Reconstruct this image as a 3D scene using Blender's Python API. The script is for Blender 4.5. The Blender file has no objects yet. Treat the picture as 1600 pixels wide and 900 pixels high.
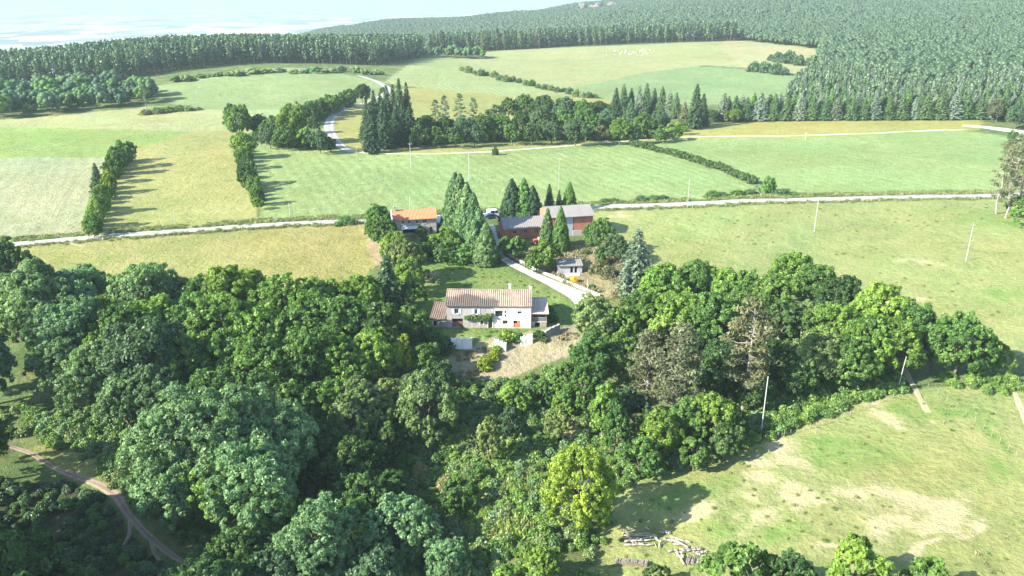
import bpy, bmesh, math, random
import numpy as np
from mathutils import Vector, Matrix

R = math.radians
S = bpy.context.scene
COL = S.collection
rng = np.random.default_rng(11)
random.seed(5)

# ---------------------------------------------------------------- camera
CAM_Z, PITCH, FPX = 66.0, 20.6, 1250.0
cam = bpy.data.cameras.new('camera')
cam.sensor_width = 36.0
cam.lens = 36.0 * FPX / 1600.0
cam.clip_start, cam.clip_end = 1.0, 120000.0
camo = bpy.data.objects.new('camera', cam)
camo.location = (0, 0, CAM_Z)
camo.rotation_euler = (R(90 - PITCH), 0, 0)
COL.objects.link(camo)
S.camera = camo

# ---------------------------------------------------------------- sky, sun, exposure
SUN_EL, SUN_AHEAD = 31.0, 23.0
w = bpy.data.worlds.new('World')
S.world = w
w.use_nodes = True
nt = w.node_tree
bg = nt.nodes['Background']
sky = nt.nodes.new('ShaderNodeTexSky')
sky.sky_type = 'NISHITA'
sky.sun_disc = False
sky.sun_elevation = R(SUN_EL)
sky.sun_rotation = R(270 - SUN_AHEAD)
sky.altitude = 700
sky.air_density, sky.dust_density, sky.ozone_density = 1.0, 0.6, 1.0
nt.links.new(sky.outputs[0], bg.inputs[0])
bg.inputs[1].default_value = 0.125
sun = bpy.data.lights.new('sun', 'SUN')
sun.energy = 4.5
sun.angle = R(0.5)
sun.color = (1.0, 0.945, 0.83)
suno = bpy.data.objects.new('sun', sun)
sd = Vector((math.cos(R(SUN_EL)) * math.cos(R(SUN_AHEAD)), math.cos(R(SUN_EL)) * math.sin(R(SUN_AHEAD)), -math.sin(R(SUN_EL))))
suno.rotation_euler = sd.to_track_quat('-Z', 'Y').to_euler()
suno.location = (-200, -60, 160)
COL.objects.link(suno)
vs = S.view_settings
vs.view_transform, vs.look, vs.gamma, vs.use_curve_mapping = 'Standard', 'None', 1.0, False
vs.exposure = 2.35
HAZE_DENSITY = 1.7e-4
S.render.engine = 'CYCLES'
cy = S.cycles
cy.max_bounces, cy.diffuse_bounces, cy.glossy_bounces, cy.transmission_bounces, cy.volume_bounces = 6, 4, 2, 4, 1
cy.use_denoising = True
cy.denoiser = 'OPENIMAGEDENOISE'
cy.use_adaptive_sampling = True
cy.adaptive_threshold = 0.015
cy.caustics_reflective = cy.caustics_refractive = False

# ---------------------------------------------------------------- small noise
def _hash(ix, iy, seed):
    n = (ix.astype(np.int64) * 374761393 + iy.astype(np.int64) * 668265263 + seed * 974711) & 0x7fffffff
    n = ((n ^ (n >> 13)) * 1274126177) & 0x7fffffff
    return ((n ^ (n >> 16)) & 0xffff) / 65535.0
def vnoise(x, y, seed=0):
    x = np.asarray(x, float); y = np.asarray(y, float)
    ix = np.floor(x); iy = np.floor(y)
    fx = x - ix; fy = y - iy
    fx = fx * fx * (3 - 2 * fx); fy = fy * fy * (3 - 2 * fy)
    a = _hash(ix, iy, seed); b = _hash(ix + 1, iy, seed); c = _hash(ix, iy + 1, seed); d = _hash(ix + 1, iy + 1, seed)
    return (a * (1 - fx) + b * fx) * (1 - fy) + (c * (1 - fx) + d * fx) * fy - 0.5
def fbm(x, y, seed=0, o=3):
    s = 0; a = 1.0
    for k in range(o):
        s = s + a * vnoise(x * 2 ** k, y * 2 ** k, seed + k); a *= 0.5
    return s

# ---------------------------------------------------------------- terrain height field
UC = np.array([-0.9, -0.6, -0.4, -0.27, -0.14, 0, 0.15, 0.25, 0.4, 0.6, 0.9])
ROWS = [
 (20,   [-8, -8, -9, -10, -10, -5, -7, -4, 0, 2, 2]),
 (70,   [-8, -8, -9, -11, -10, -4.5, -6, -2, 0, 1, 2]),
 (95,   [-6, -7, -8, -10, -9.5, -4.5, -5, -2, 0, 1, 2]),
 (120,  [-3, -4, -5, -7, -7.5, -4.5, -5, -3, -1, 1, 2]),
 (138,  [0, -1, -2, -3, -4, -4, -3, -2, 0, 1, 2]),
 (148,  [1, 0, 0, -0.5, -0.3, -0.3, -0.6, 0, 1, 2, 3]),
 (165,  [2, 1, 1, 1, .7, .5, 1, 1.5, 2, 3, 3]),
 (200,  [4, 4, 4, 4, 4, 4, 4, 4, 4, 5, 5]),
 (250,  [4, 4, 4, 4, 4, 4, 5, 5, 5, 6, 6]),
 (330,  [3, 3, 4, 4, 4, 4, 4, 4, 5, 6, 7]),
 (400,  [2, 2, 3, 3, 2, 0, 0, 1, 4, 6, 7]),
 (480,  [2, 2, 5, 6, 3, 0, -1, 0, 2, 5, 7]),
 (590,  [1, 1, 10, 12, 7, 4, 3, 3, 5, 8, 10]),
 (700,  [-3, -2, 10, 10, 7, 6, 7, 8, 8, 14, 22]),
 (860,  [-14, -14, 2, 2, 3, 6, 11, 13, 12, 22, 32]),
 (1100, [-70, -70, -50, -40, -22, -8, 4, 10, 20, 42, 62]),
 (1600, [-160, -160, -130, -70, -38, -8, 16, 34, 62, 95, 120]),
 (2200, [-260, -260, -190, -48, -26, 2, 24, 42, 95, 135, 150]),
 (2900, [-330, -330, -300, -200, -130, -50, -10, 25, 80, 130, 150]),
 (4200, [-356, -356, -356, -356, -340, -300, -250, -200, -150, -100, -90]),
 (6500, [-356] * 11)]
YR = np.log(np.array([r[0] for r in ROWS], float))
ZT = np.array([r[1] for r in ROWS], float)
NU, NS = 261, 420
UG = np.linspace(-1.3, 1.3, NU); SG = np.linspace(YR[0], YR[-1], NS)
_t = np.array([np.interp(UG, UC, ZT[i]) for i in range(len(YR))])
HG = np.array([np.interp(SG, YR, _t[:, j]) for j in range(NU)]).T
def _blur(a, sig, ax):
    k = np.exp(-0.5 * (np.arange(-3 * sig, 3 * sig + 1) / sig) ** 2); k /= k.sum()
    p = [(0, 0), (0, 0)]; p[ax] = (3 * sig, 3 * sig)
    b = np.pad(a, p, 'edge')
    return np.apply_along_axis(lambda v: np.convolve(v, k, 'valid'), ax, b)
HG = _blur(_blur(HG, 4, 0), 5, 1)
PADS = []          # (x, y, half length, half depth, rotation, z, soft)
def height(x, y, pads=True):
    x = np.asarray(x, float); y = np.asarray(y, float)
    yy = np.clip(y, 20, 6499)
    u = np.clip(x / np.maximum(y, 70), -1.299, 1.299)
    fu = (u + 1.3) / 2.6 * (NU - 1); fs = (np.log(yy) - SG[0]) / (SG[-1] - SG[0]) * (NS - 1)
    iu = np.clip(np.floor(fu).astype(int), 0, NU - 2); is_ = np.clip(np.floor(fs).astype(int), 0, NS - 2)
    a = fu - iu; b = fs - is_
    z = (HG[is_, iu] * (1 - a) + HG[is_, iu + 1] * a) * (1 - b) + (HG[is_ + 1, iu] * (1 - a) + HG[is_ + 1, iu + 1] * a) * b
    amp = np.clip((900 - y) / 700, 0.25, 1)
    rav = np.clip((150 - y) / 30, 0, 1) * np.clip(1.15 - (x - 10) / 25, 0, 1)
    z = z + fbm(x / 60, y / 60, 3) * 1.1 * amp + fbm(x / 14, y / 14, 9) * (0.25 + 1.3 * rav) * (y < 1000)
    z = z + fbm(x / 330, y / 330, 21, 2) * np.clip((y - 900) / 500, 0, 1) * 30
    if pads:
        for (px, py, hl, hd, rz, pz, soft) in PADS:
            c, s = math.cos(rz), math.sin(rz)
            lx = (x - px) * c + (y - py) * s; ly = -(x - px) * s + (y - py) * c
            d = np.hypot(np.maximum(np.abs(lx) - hl, 0), np.maximum(np.abs(ly) - hd, 0))
            k = np.clip(1 - d / soft, 0, 1); k = k * k * (3 - 2 * k)
            z = z * (1 - k) + pz * k
    return z
def h1(x, y):
    return float(height(np.array([x]), np.array([y]))[0])
_tt = np.geomspace(30, 9000, 2600)
_cp, _sp = math.cos(R(PITCH)), math.sin(R(PITCH))
def at(px, py, off=0.0):
    """the point where the sight line through a photo pixel meets the terrain raised by off"""
    a = (px - 800) / FPX; b = (450 - py) / FPX
    dx, dy, dz = a, _cp + b * _sp, -_sp + b * _cp
    X = dx * _tt; Y = dy * _tt; Z = CAM_Z + dz * _tt
    g = Z - height(X, Y) - off
    i = int(np.argmax(g < 0))
    if not (g < 0).any(): i = len(g) - 1
    if i == 0: return Vector((X[0], Y[0], h1(X[0], Y[0])))
    k = g[i - 1] / (g[i - 1] - g[i])
    x = X[i - 1] + (X[i] - X[i - 1]) * k; y = Y[i - 1] + (Y[i] - Y[i - 1]) * k
    return Vector((x, y, h1(x, y)))
def dist(p):
    return p.y * _cp + (CAM_Z - p.z) * _sp        # depth along the view axis

FARM = (-4.7, 156.6, R(-1.0)); HOUSE = (-26.5, 208.3, R(11)); BARN = (8.5, 206.5, R(12))
PADS += [(FARM[0], FARM[1] + .2, 12.5, 8.0, FARM[2], 0.0, 4.5),
         (HOUSE[0], HOUSE[1], 9, 6, HOUSE[2], 4.3, 6.0),
         (BARN[0], BARN[1], 15, 7, BARN[2], 4.3, 6.0)]

# ---------------------------------------------------------------- materials
def mat(name, rough=0.9):
    m = bpy.data.materials.new(name); m.use_nodes = True
    n = m.node_tree.nodes; b = n['Principled BSDF']
    b.inputs['Roughness'].default_value = rough
    b.inputs['Specular IOR Level'].default_value = 0.25
    return m, m.node_tree, b
def N(nt, typ, **kw):
    n = nt.nodes.new(typ)
    for k, v in kw.items():
        if k.startswith('i_'): n.inputs[k[2:].replace('_', ' ')].default_value = v
        else: setattr(n, k, v)
    return n
def noise_node(nt, vec, scale, detail=4, rough=0.6):
    n = nt.nodes.new('ShaderNodeTexNoise')
    n.inputs['Scale'].default_value = scale; n.inputs['Detail'].default_value = detail; n.inputs['Roughness'].default_value = rough
    nt.links.new(vec, n.inputs['Vector'])
    return n.outputs['Fac']
def ramp(nt, fac, stops):
    r = nt.nodes.new('ShaderNodeValToRGB')
    el = r.color_ramp.elements
    el[0].position, el[0].color = stops[0][0], (*stops[0][1], 1)
    el[1].position, el[1].color = stops[-1][0], (*stops[-1][1], 1)
    for p, c in stops[1:-1]:
        e = el.new(p); e.color = (*c, 1)
    nt.links.new(fac, r.inputs[0])
    return r.outputs[0]
def g3(v): return (v, v, v)
def mixc(nt, fac, a, b, mode='MIX'):
    m = nt.nodes.new('ShaderNodeMix'); m.data_type = 'RGBA'; m.blend_type = mode
    for sock, v in ((m.inputs[0], fac), (m.inputs[6], a), (m.inputs[7], b)):
        if hasattr(v, 'is_output'): nt.links.new(v, sock)
        elif isinstance(v, (int, float)): sock.default_value = v
        else: sock.default_value = (*v, 1)
    return m.outputs[2]
def math_(nt, op, a, b=0.0):
    m = nt.nodes.new('ShaderNodeMath'); m.operation = op
    for s, v in ((m.inputs[0], a), (m.inputs[1], b)):
        if hasattr(v, 'is_output'): nt.links.new(v, s)
        else: s.default_value = v
    return m.outputs[0]
def bump(nt, b, hgt, strength, dist_):
    bn = nt.nodes.new('ShaderNodeBump'); bn.inputs['Strength'].default_value = strength; bn.inputs['Distance'].default_value = dist_
    nt.links.new(hgt, bn.inputs['Height']); nt.links.new(bn.outputs[0], b.inputs['Normal'])
def pos_out(nt, obj=False):
    if obj: return nt.nodes.new('ShaderNodeTexCoord').outputs['Object']
    return nt.nodes.new('ShaderNodeNewGeometry').outputs['Position']
def plain_mat(name, c1, c2, scale=1.5, rough=0.9, bmp=0.0, obj=True, detail=5):
    m, nt, b = mat(name, rough)
    v = pos_out(nt, obj)
    f = noise_node(nt, v, scale, detail, 0.65)
    nt.links.new(ramp(nt, f, [(0.3, c1), (0.7, c2)]), b.inputs['Base Color'])
    if bmp: bump(nt, b, noise_node(nt, v, scale * 3, 5), bmp, 0.05)
    return m

def leaf_mat(name, gloss=0.012, trans=0.42, fixed=None):
    m = bpy.data.materials.new(name); m.use_nodes = True
    nt = m.node_tree; nt.nodes.clear()
    out = nt.nodes.new('ShaderNodeOutputMaterial')
    oi = nt.nodes.new('ShaderNodeObjectInfo') if fixed is None else nt.nodes.new('ShaderNodeRGB')
    if fixed is not None: oi.outputs[0].default_value = (*fixed, 1)
    at_ = nt.nodes.new('ShaderNodeAttribute'); at_.attribute_name = 'tint'
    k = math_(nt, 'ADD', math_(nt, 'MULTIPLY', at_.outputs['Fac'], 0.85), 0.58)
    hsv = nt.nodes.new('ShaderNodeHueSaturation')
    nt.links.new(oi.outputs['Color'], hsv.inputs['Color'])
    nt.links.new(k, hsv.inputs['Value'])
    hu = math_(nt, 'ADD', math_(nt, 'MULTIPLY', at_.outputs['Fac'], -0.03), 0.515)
    nt.links.new(hu, hsv.inputs['Hue'])
    d = nt.nodes.new('ShaderNodeBsdfDiffuse'); nt.links.new(hsv.outputs[0], d.inputs[0])
    t = nt.nodes.new('ShaderNodeBsdfTranslucent')
    nt.links.new(mixc(nt, 1.0, hsv.outputs[0], (1.15, 1.2, 0.6), 'MULTIPLY'), t.inputs[0])
    mx = nt.nodes.new('ShaderNodeMixShader'); mx.inputs[0].default_value = trans
    nt.links.new(d.outputs[0], mx.inputs[1]); nt.links.new(t.outputs[0], mx.inputs[2])
    g = nt.nodes.new('ShaderNodeBsdfGlossy'); g.inputs['Roughness'].default_value = 0.45
    g.inputs['Color'].default_value = (0.8, 0.9, 0.8, 1)
    m2 = nt.nodes.new('ShaderNodeMixShader'); m2.inputs[0].default_value = gloss
    nt.links.new(mx.outputs[0], m2.inputs[1]); nt.links.new(g.outputs[0], m2.inputs[2])
    nt.links.new(m2.outputs[0], out.inputs[0])
    return m
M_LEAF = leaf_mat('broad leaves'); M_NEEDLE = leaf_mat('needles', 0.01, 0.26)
M_BARK = plain_mat('bark', (.05, .04, .03), (.13, .11, .085), 3.0, 0.95, 0.4)
M_PALEBARK = plain_mat('pale bark', (.10, .085, .07), (.24, .21, .18), 3.0, 0.95, 0.4)

# ---------------------------------------------------------------- object helpers
def tag(o, label=None, cat=None, group=None, kind=None):
    if label: o['label'] = label
    if cat: o['category'] = cat
    if group: o['group'] = group
    if kind: o['kind'] = kind
    return o
def link(name, me, parent=None, m=None):
    o = bpy.data.objects.new(name, me); COL.objects.link(o)
    if parent is not None: o.parent = parent
    if m is not None and me is not None and not me.materials: me.materials.append(m)
    return o
def empty(name, loc, rz=0.0):
    o = bpy.data.objects.new(name, None); COL.objects.link(o)
    o.location = loc; o.rotation_euler = (0, 0, rz); o.empty_display_size = 0.5
    return o
def np_mesh(name, verts, quads, tint=None, mats=(), tris=None, fmat=None, smooth=False):
    me = bpy.data.meshes.new(name)
    verts = np.asarray(verts, np.float32); quads = np.asarray(quads, np.int32)
    k = quads.shape[1] if len(quads) else 4
    me.vertices.add(len(verts)); me.vertices.foreach_set('co', verts.ravel())
    if len(quads):
        me.loops.add(quads.size); me.loops.foreach_set('vertex_index', quads.ravel())
        me.polygons.add(len(quads)); me.polygons.foreach_set('loop_start', np.arange(0, quads.size, k, dtype=np.int32))
    for m in mats: me.materials.append(m)
    if fmat is not None: me.polygons.foreach_set('material_index', np.asarray(fmat, np.int32))
    if smooth: me.polygons.foreach_set('use_smooth', np.ones(len(quads), bool))
    if tint is not None:
        a = me.attributes.new('tint', 'FLOAT', 'POINT'); a.data.foreach_set('value', np.asarray(tint, np.float32))
    me.update(calc_edges=True); me.validate()
    return me
def nrm(v):
    return v / np.maximum(np.linalg.norm(v, axis=-1, keepdims=True), 1e-9)
def rdir(n, r=rng):
    return nrm(r.normal(size=(n, 3)))
def leaf_quads(pos, nor, size, aspect=0.6, along=None, r=rng):
    """small rhombic leaf sprays: four corners each"""
    n = len(pos)
    t = along if along is not None else rdir(n, r)
    t = nrm(t - (t * nor).sum(1, keepdims=True) * nor)
    b = np.cross(nor, t)
    s = np.asarray(size).reshape(-1, 1)
    v = np.stack([pos - t * s, pos + b * s * aspect + t * s * 0.1, pos + t * s, pos - b * s * aspect + t * s * 0.1], 1).reshape(-1, 3)
    q = np.arange(4 * n).reshape(-1, 4)
    return v, q
def tubes(segs, sides=6):
    V, Q = [], []; k = 0
    for p0, p1, r0, r1 in segs:
        p0 = np.asarray(p0, float); p1 = np.asarray(p1, float)
        d = nrm(p1 - p0); a = nrm(np.cross(d, [0.3, 0.9, 0.2] if abs(d[2]) > .9 else [0, 0, 1.0])); b = np.cross(d, a)
        an = np.arange(sides) / sides * 2 * math.pi
        ring = np.cos(an)[:, None] * a + np.sin(an)[:, None] * b
        V += [p0 + ring * r0, p1 + ring * r1]
        for i in range(sides):
            j = (i + 1) % sides
            Q.append([k + i, k + j, k + sides + j, k + sides + i])
        if sides % 2 == 0:
            for i in range(1, sides - 2, 2):
                Q.append([k + sides, k + sides + i, k + sides + i + 1, k + sides + (i + 2) % sides])
        k += 2 * sides
    return np.concatenate(V), np.array(Q)
def bend(p0, p1, r0, r1, n=3, wob=0.15, r=rng):
    p0 = np.asarray(p0, float); p1 = np.asarray(p1, float)
    pts = [p0 + (p1 - p0) * k / n + (r.normal(size=3) * wob * np.linalg.norm(p1 - p0) / n if 0 < k < n else 0) for k in range(n + 1)]
    return [(pts[k], pts[k + 1], r0 + (r1 - r0) * k / n, r0 + (r1 - r0) * (k + 1) / n) for k in range(n)]

# ---------------------------------------------------------------- tree prototypes: (trunk mesh, crown mesh, crown width, crown centre height, height)
def broad_proto(seed, H=12.0, W=10.0, lobes=36, leaf=0.33, per=34, loose=0.0, low=0.16, topw=1.0, lob=1.0):
    r = np.random.default_rng(seed)
    cz = H * (0.5 + low / 2); rz = H * (1 - low) / 2
    segs = bend((0, 0, -0.6), (r.normal() * .3, r.normal() * .3, H * .42), H * .026, H * .016, 3, .1, r)
    top = segs[-1][1]
    P, Nn, T = [], [], []
    for i in range(lobes):
        zc = 1 - 1.55 * (i + 0.5) / lobes
        a = i * 2.39996 + r.normal() * .25
        q = math.sqrt(max(0, 1 - zc * zc))
        prof = 1.0 if zc < .3 else topw
        k = r.uniform(.55, .98) * (1 + .22 * math.sin(2 * a + seed) * q)
        c = np.array([math.cos(a) * q * W / 2 * k * prof, math.sin(a) * q * W / 2 * k * prof, cz + zc * rz * r.uniform(.6, 1.0)])
        lr = W * r.uniform(.105, .175) * lob
        if i % 2 == 0 or loose: segs += bend(top * .8, c, H * .011, H * .003, 3, .2, r)
        out = nrm(c - np.array([0, 0, cz - rz * .2]))
        nb = max(5, int(11 * (lr / (W * lob * .14)) ** 2))
        d = rdir(nb * 3, r); d = d[(d @ out) + .35 * d[:, 2] > -0.25][:nb]
        pc = c + d * lr * r.uniform(.7, 1.12, (len(d), 1))
        lt = r.uniform(0.15, .75)
        for p in pc:
            pr = lr * r.uniform(.26, .44)
            n_ = int(per * r.uniform(.7, 1.3))
            e = rdir(n_ * 2, r); e = e[(e @ nrm(p - c)) + .3 * e[:, 2] > -0.45][:n_]
            P.append(p + e * pr * r.uniform(.65, 1.12, (len(e), 1)))
            Nn.append(nrm(e * .9 + r.normal(size=e.shape) * .5 + out * .25))
            T.append(np.clip(lt + r.normal() * .12 + r.normal(size=len(e)) * .16, 0, 1))
    P = np.concatenate(P); Nn = np.concatenate(Nn); T = np.concatenate(T)
    sc = leaf * r.uniform(.65, 1.35, len(P))
    v, q = leaf_quads(P, Nn, sc, .62, r=r)
    tm = np_mesh('broad_trunk', *tubes(segs), mats=[M_BARK])
    cm = np_mesh('broad_crown', v, q, np.repeat(T, 4), [M_LEAF])
    return tm, cm, W * 1.05, cz, H

def spruce_proto(seed, H=14.0, W=5.6, droop=.25, step=.42, leaf=.36, gap=0.0, bare=.06, pw=.8, kdens=1.0):
    r = np.random.default_rng(seed)
    P, Nn, A, T = [], [], [], []
    segs = [((0, 0, -.6), (0, 0, H * .5), H * .017, H * .010), ((0, 0, H * .5), (0, 0, H * .97), H * .010, H * .002)]
    z = H * bare
    while z < H * .99:
        f = z / H
        L0 = W / 2 * (1 - f) ** pw * min(1, .55 + f * 3.5) + .12
        nb = max(5, int((7 + 8 * (1 - f)) * kdens))
        a0 = r.uniform(0, 6.28)
        for b in range(nb):
            if r.random() < gap: continue
            a = a0 + b * 6.283 / nb + r.normal() * .15
            L = L0 * r.uniform(.72, 1.15)
            dirv = np.array([math.cos(a), math.sin(a), 0])
            side = np.array([-math.sin(a), math.cos(a), 0])
            n_ = max(4, int(L * 8 * kdens))
            s = r.uniform(.12, 1.0, n_) ** .75
            lat = r.normal(size=n_) * .17 * L * (1.15 - s)
            pz = z - droop * L * s + .22 * L * s ** 3 + r.normal(size=n_) * .07
            P.append(dirv * (s * L)[:, None] + side * lat[:, None] + np.array([0, 0, 1.0]) * pz[:, None])
            Nn.append(nrm(np.array([0, 0, .75]) + dirv * .55 + r.normal(size=(n_, 3)) * .38))
            A.append(np.tile(dirv + np.array([0, 0, -.3]), (n_, 1)) + side * np.sign(lat)[:, None] * .6)
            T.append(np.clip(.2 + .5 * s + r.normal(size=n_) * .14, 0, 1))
        z += step * r.uniform(.8, 1.2)
    P = np.concatenate(P); Nn = np.concatenate(Nn); A = np.concatenate(A); T = np.concatenate(T)
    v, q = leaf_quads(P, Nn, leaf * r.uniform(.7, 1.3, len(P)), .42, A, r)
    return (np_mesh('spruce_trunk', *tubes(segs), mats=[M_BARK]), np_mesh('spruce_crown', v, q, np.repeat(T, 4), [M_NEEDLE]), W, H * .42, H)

def cypress_proto(seed, H=12.0, W=4.4, leaf=.3, n=7500, pw=1.5, lean=0.0):
    r = np.random.default_rng(seed)
    nb = 260
    f = (np.arange(nb) + .5) / nb; f = f ** 1.15
    a = np.arange(nb) * 2.39996 + r.normal(size=nb) * .3
    Rr = W / 2 * np.minimum(1, .72 + f * 2.2) * (1 - f ** pw) ** .85 * r.uniform(.78, 1.1, nb)
    c = np.stack([np.cos(a) * Rr, np.sin(a) * Rr, f * H + .2], 1)
    pr = .28 + .42 * (1 - f)
    idx = r.choice(nb, n, p=(pr ** 2) / (pr ** 2).sum())
    rad = np.stack([np.cos(a), np.sin(a), 0 * a + .25], 1)
    e = rdir(n, r); sgn = np.sign((e * rad[idx]).sum(1, keepdims=True)); e = np.where(r.random((n, 1)) < .85, e * sgn, e)
    P = c[idx] + e * pr[idx][:, None] * np.array([1, 1, 1.5]) * r.uniform(.7, 1.05, (n, 1))
    P[:, 0] += lean * (P[:, 2] / H) ** 2
    Nn = nrm(e * .8 + rad[idx] * .4 + r.normal(size=(n, 3)) * .35)
    bt = r.uniform(.2, .7, nb)
    T = np.clip(bt[idx] + r.normal(size=n) * .15, 0, 1)
    v, q = leaf_quads(P, Nn, leaf * r.uniform(.7, 1.3, n), .45, np.tile([0, 0, 1.0], (n, 1)) + r.normal(size=(n, 3)) * .3, r)
    segs = [((0, 0, -.5), (0, 0, H * .85), H * .02, H * .004)]
    return (np_mesh('cypress_trunk', *tubes(segs), mats=[M_BARK]), np_mesh('cypress_crown', v, q, np.repeat(T, 4), [M_NEEDLE]), W, H * .42, H)

def pine_proto(seed, H=17.0, W=8.0, low=.28, clumps=46, leaf=.3, per=110):
    r = np.random.default_rng(seed)
    segs = bend((0, 0, -.6), (r.normal() * .4, r.normal() * .4, H * .96), H * .02, H * .004, 5, .12, r)
    P, Nn, T = [], [], []
    for i in range(clumps):
        f = low + (1 - low) * ((i + .5) / clumps)
        g = (f - low) / (1 - low)
        rad = W / 2 * (1.0 - g ** 2.2) ** .6 * r.uniform(.45, 1.05) * (.75 + .5 * g if g < .5 else 1)
        a = i * 2.39996 + r.normal() * .4
        c = np.array([math.cos(a) * rad, math.sin(a) * rad, f * H + r.normal() * .3])
        base = np.array([0, 0, f * H - rad * .2])
        segs += bend(base, c, H * .006, H * .002, 2, .15, r)
        cr = r.uniform(.75, 1.3) * W / 8
        n_ = int(per * r.uniform(.7, 1.3))
        e = rdir(n_, r)
        p = c + e * np.array([1.2, 1.2, .5]) * cr * r.uniform(.3, 1.0, (n_, 1))
        p[:, :2] -= np.array([math.cos(a), math.sin(a)]) * r.uniform(0, rad * .6, (n_, 1)) * (r.random((n_, 1)) < .35)
        P.append(p); Nn.append(nrm(e * .6 + np.array([0, 0, .6]) + r.normal(size=(n_, 3)) * .55))
        T.append(np.clip(r.uniform(.2, .7) + r.normal(size=n_) * .2, 0, 1))
    P = np.concatenate(P); Nn = np.concatenate(Nn); T = np.concatenate(T)
    v, q = leaf_quads(P, Nn, leaf * r.uniform(.6, 1.3, len(P)), .4, r=r)
    return (np_mesh('pine_trunk', *tubes(segs), mats=[M_PALEBARK]), np_mesh('pine_crown', v, q, np.repeat(T, 4), [M_NEEDLE]), W, H * (low + 1) / 2, H)

def small_tree_mesh(seed, H, W, kind, n=170, leaf=.9):
    """a tree for the far woods: trunk and crown in one mesh, two materials"""
    r = np.random.default_rng(seed)
    if kind == 'pine':
        nb = 36; f = r.uniform(.24, .98, nb); g = (f - .24) / .76
        rad = W / 2 * (1 - g ** 1.35) ** .85 * r.uniform(.35, 1.0, nb); pr = W * r.uniform(.09, .16, nb)
    elif kind == 'fir':
        nb = 40; f = r.uniform(.05, .97, nb) ** .9; rad = W / 2 * (1 - f) ** .9 * r.uniform(.5, 1.0, nb); pr = W * (.07 + .12 * (1 - f))
    else:
        nb = 30; f = r.uniform(.2, .95, nb); rad = W / 2 * np.sqrt(np.maximum(0, 1 - ((f - .5) / .52) ** 2)) * r.uniform(.5, .95, nb); pr = W * r.uniform(.13, .22, nb)
    a = np.arange(nb) * 2.39996
    c = np.stack([np.cos(a) * rad, np.sin(a) * rad, f * H], 1)
    idx = r.integers(0, nb, n); e = rdir(n, r); e[:, 2] = np.where(e[:, 2] < -.4, -e[:, 2], e[:, 2])
    P = c[idx] + e * pr[idx][:, None]
    out = nrm(np.stack([np.cos(a), np.sin(a), 0 * a + .3], 1))
    Nn = nrm(e * .8 + out[idx] * .5 + r.normal(size=(n, 3)) * .3)
    v, q = leaf_quads(P, Nn, leaf * r.uniform(.7, 1.3, n), .7, (np.tile([0, 0, 1.0], (n, 1)) + r.normal(size=(n, 3)) * .5) if kind != 'broad' else None, r)
    T = np.repeat(np.clip(r.uniform(.3, .65, nb)[idx] + r.normal(size=n) * .08, 0, 1), 4)
    tv, tq = tubes([((0, 0, -.8), (0, 0, H * (.9 if kind != 'broad' else .5)), H * .014, H * .004)], 4)
    k = len(v)
    V = np.concatenate([v, tv]); Q = np.concatenate([q, tq + k]); fm = np.concatenate([np.zeros(len(q)), np.ones(len(tq))])
    return np_mesh('far_tree', V, Q, np.concatenate([T, np.zeros(len(tv))]), [M_NEEDLE if kind != 'broad' else M_LEAF, M_BARK], fmat=fm)

def canopy_mesh(seed, H=9.0, W=8.0, lobes=17, leaves=60, leaf=.42):
    """far broadleaf crown: lumpy joined foliage masses with loose sprays breaking the outline"""
    r = np.random.default_rng(seed); bm = bmesh.new(); cs = []
    for i in range(lobes):
        zc = 1 - 1.5 * (i + .5) / lobes; a = i * 2.39996 + r.normal() * .3; q = math.sqrt(max(0, 1 - zc * zc)); k = r.uniform(.5, .95)
        c = np.array([math.cos(a) * q * W / 2 * k, math.sin(a) * q * W / 2 * k, H * .56 + zc * H * .36 * r.uniform(.7, 1.05)]); lr = W * r.uniform(.14, .24)
        bmesh.ops.create_icosphere(bm, subdivisions=2, radius=1.0, matrix=Matrix.Translation(Vector(c)) @ Matrix.Diagonal((lr, lr, lr * .9, 1))); cs.append((c, lr))
    me = bpy.data.meshes.new('tmp'); bm.to_mesh(me); bm.free()
    v = np.array([x.co[:] for x in me.vertices]); t3 = np.array([p_.vertices[:] for p_ in me.polygons]); bpy.data.meshes.remove(me)
    v += .30 * np.stack([vnoise(v[:, 1] * 1.7, v[:, 2] * 1.7 + 9, seed), vnoise(v[:, 0] * 1.7, v[:, 2] * 1.7 + 5, seed + 1), vnoise(v[:, 0] * 1.7, v[:, 1] * 1.7, seed + 2)], 1) * 2
    nl = len(v) // lobes; lt = np.repeat(r.uniform(.3, .62, lobes), nl) + r.normal(size=len(v)) * .07
    idx = r.integers(0, lobes, leaves); e = rdir(leaves, r); e[:, 2] = np.abs(e[:, 2]) * .9
    C = np.array([c for c, _ in cs]); Lr = np.array([l for _, l in cs]); P = C[idx] + e * Lr[idx][:, None] * r.uniform(.9, 1.16, (leaves, 1))
    lv, lq = leaf_quads(P, nrm(e + r.normal(size=e.shape) * .35), leaf * r.uniform(.6, 1.3, leaves), .7, r=r)
    tv, tq = tubes([((0, 0, -.8), (0, 0, H * .6), H * .016, H * .008)], 4)
    lt3 = np.concatenate([lq[:, :3], lq[:, [0, 2, 3]]]) + len(v); tt3 = np.concatenate([tq[:, :3], tq[:, [0, 2, 3]]]) + len(v) + len(lv)
    F = np.concatenate([t3, lt3, tt3]); fm = np.concatenate([np.zeros(len(t3) + len(lt3)), np.ones(len(tt3))])
    T = np.concatenate([lt, np.repeat(np.clip(r.uniform(.3, .65, lobes)[idx] + r.normal(size=leaves) * .08, 0, 1), 4), np.zeros(len(tv))])
    me = np_mesh('far_tree', np.concatenate([v, lv, tv]), F, np.clip(T, 0, 1), [M_LEAF, M_BARK], fmat=fm)
    me.polygons.foreach_set('use_smooth', np.arange(len(F)) < len(t3)); return me

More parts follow.
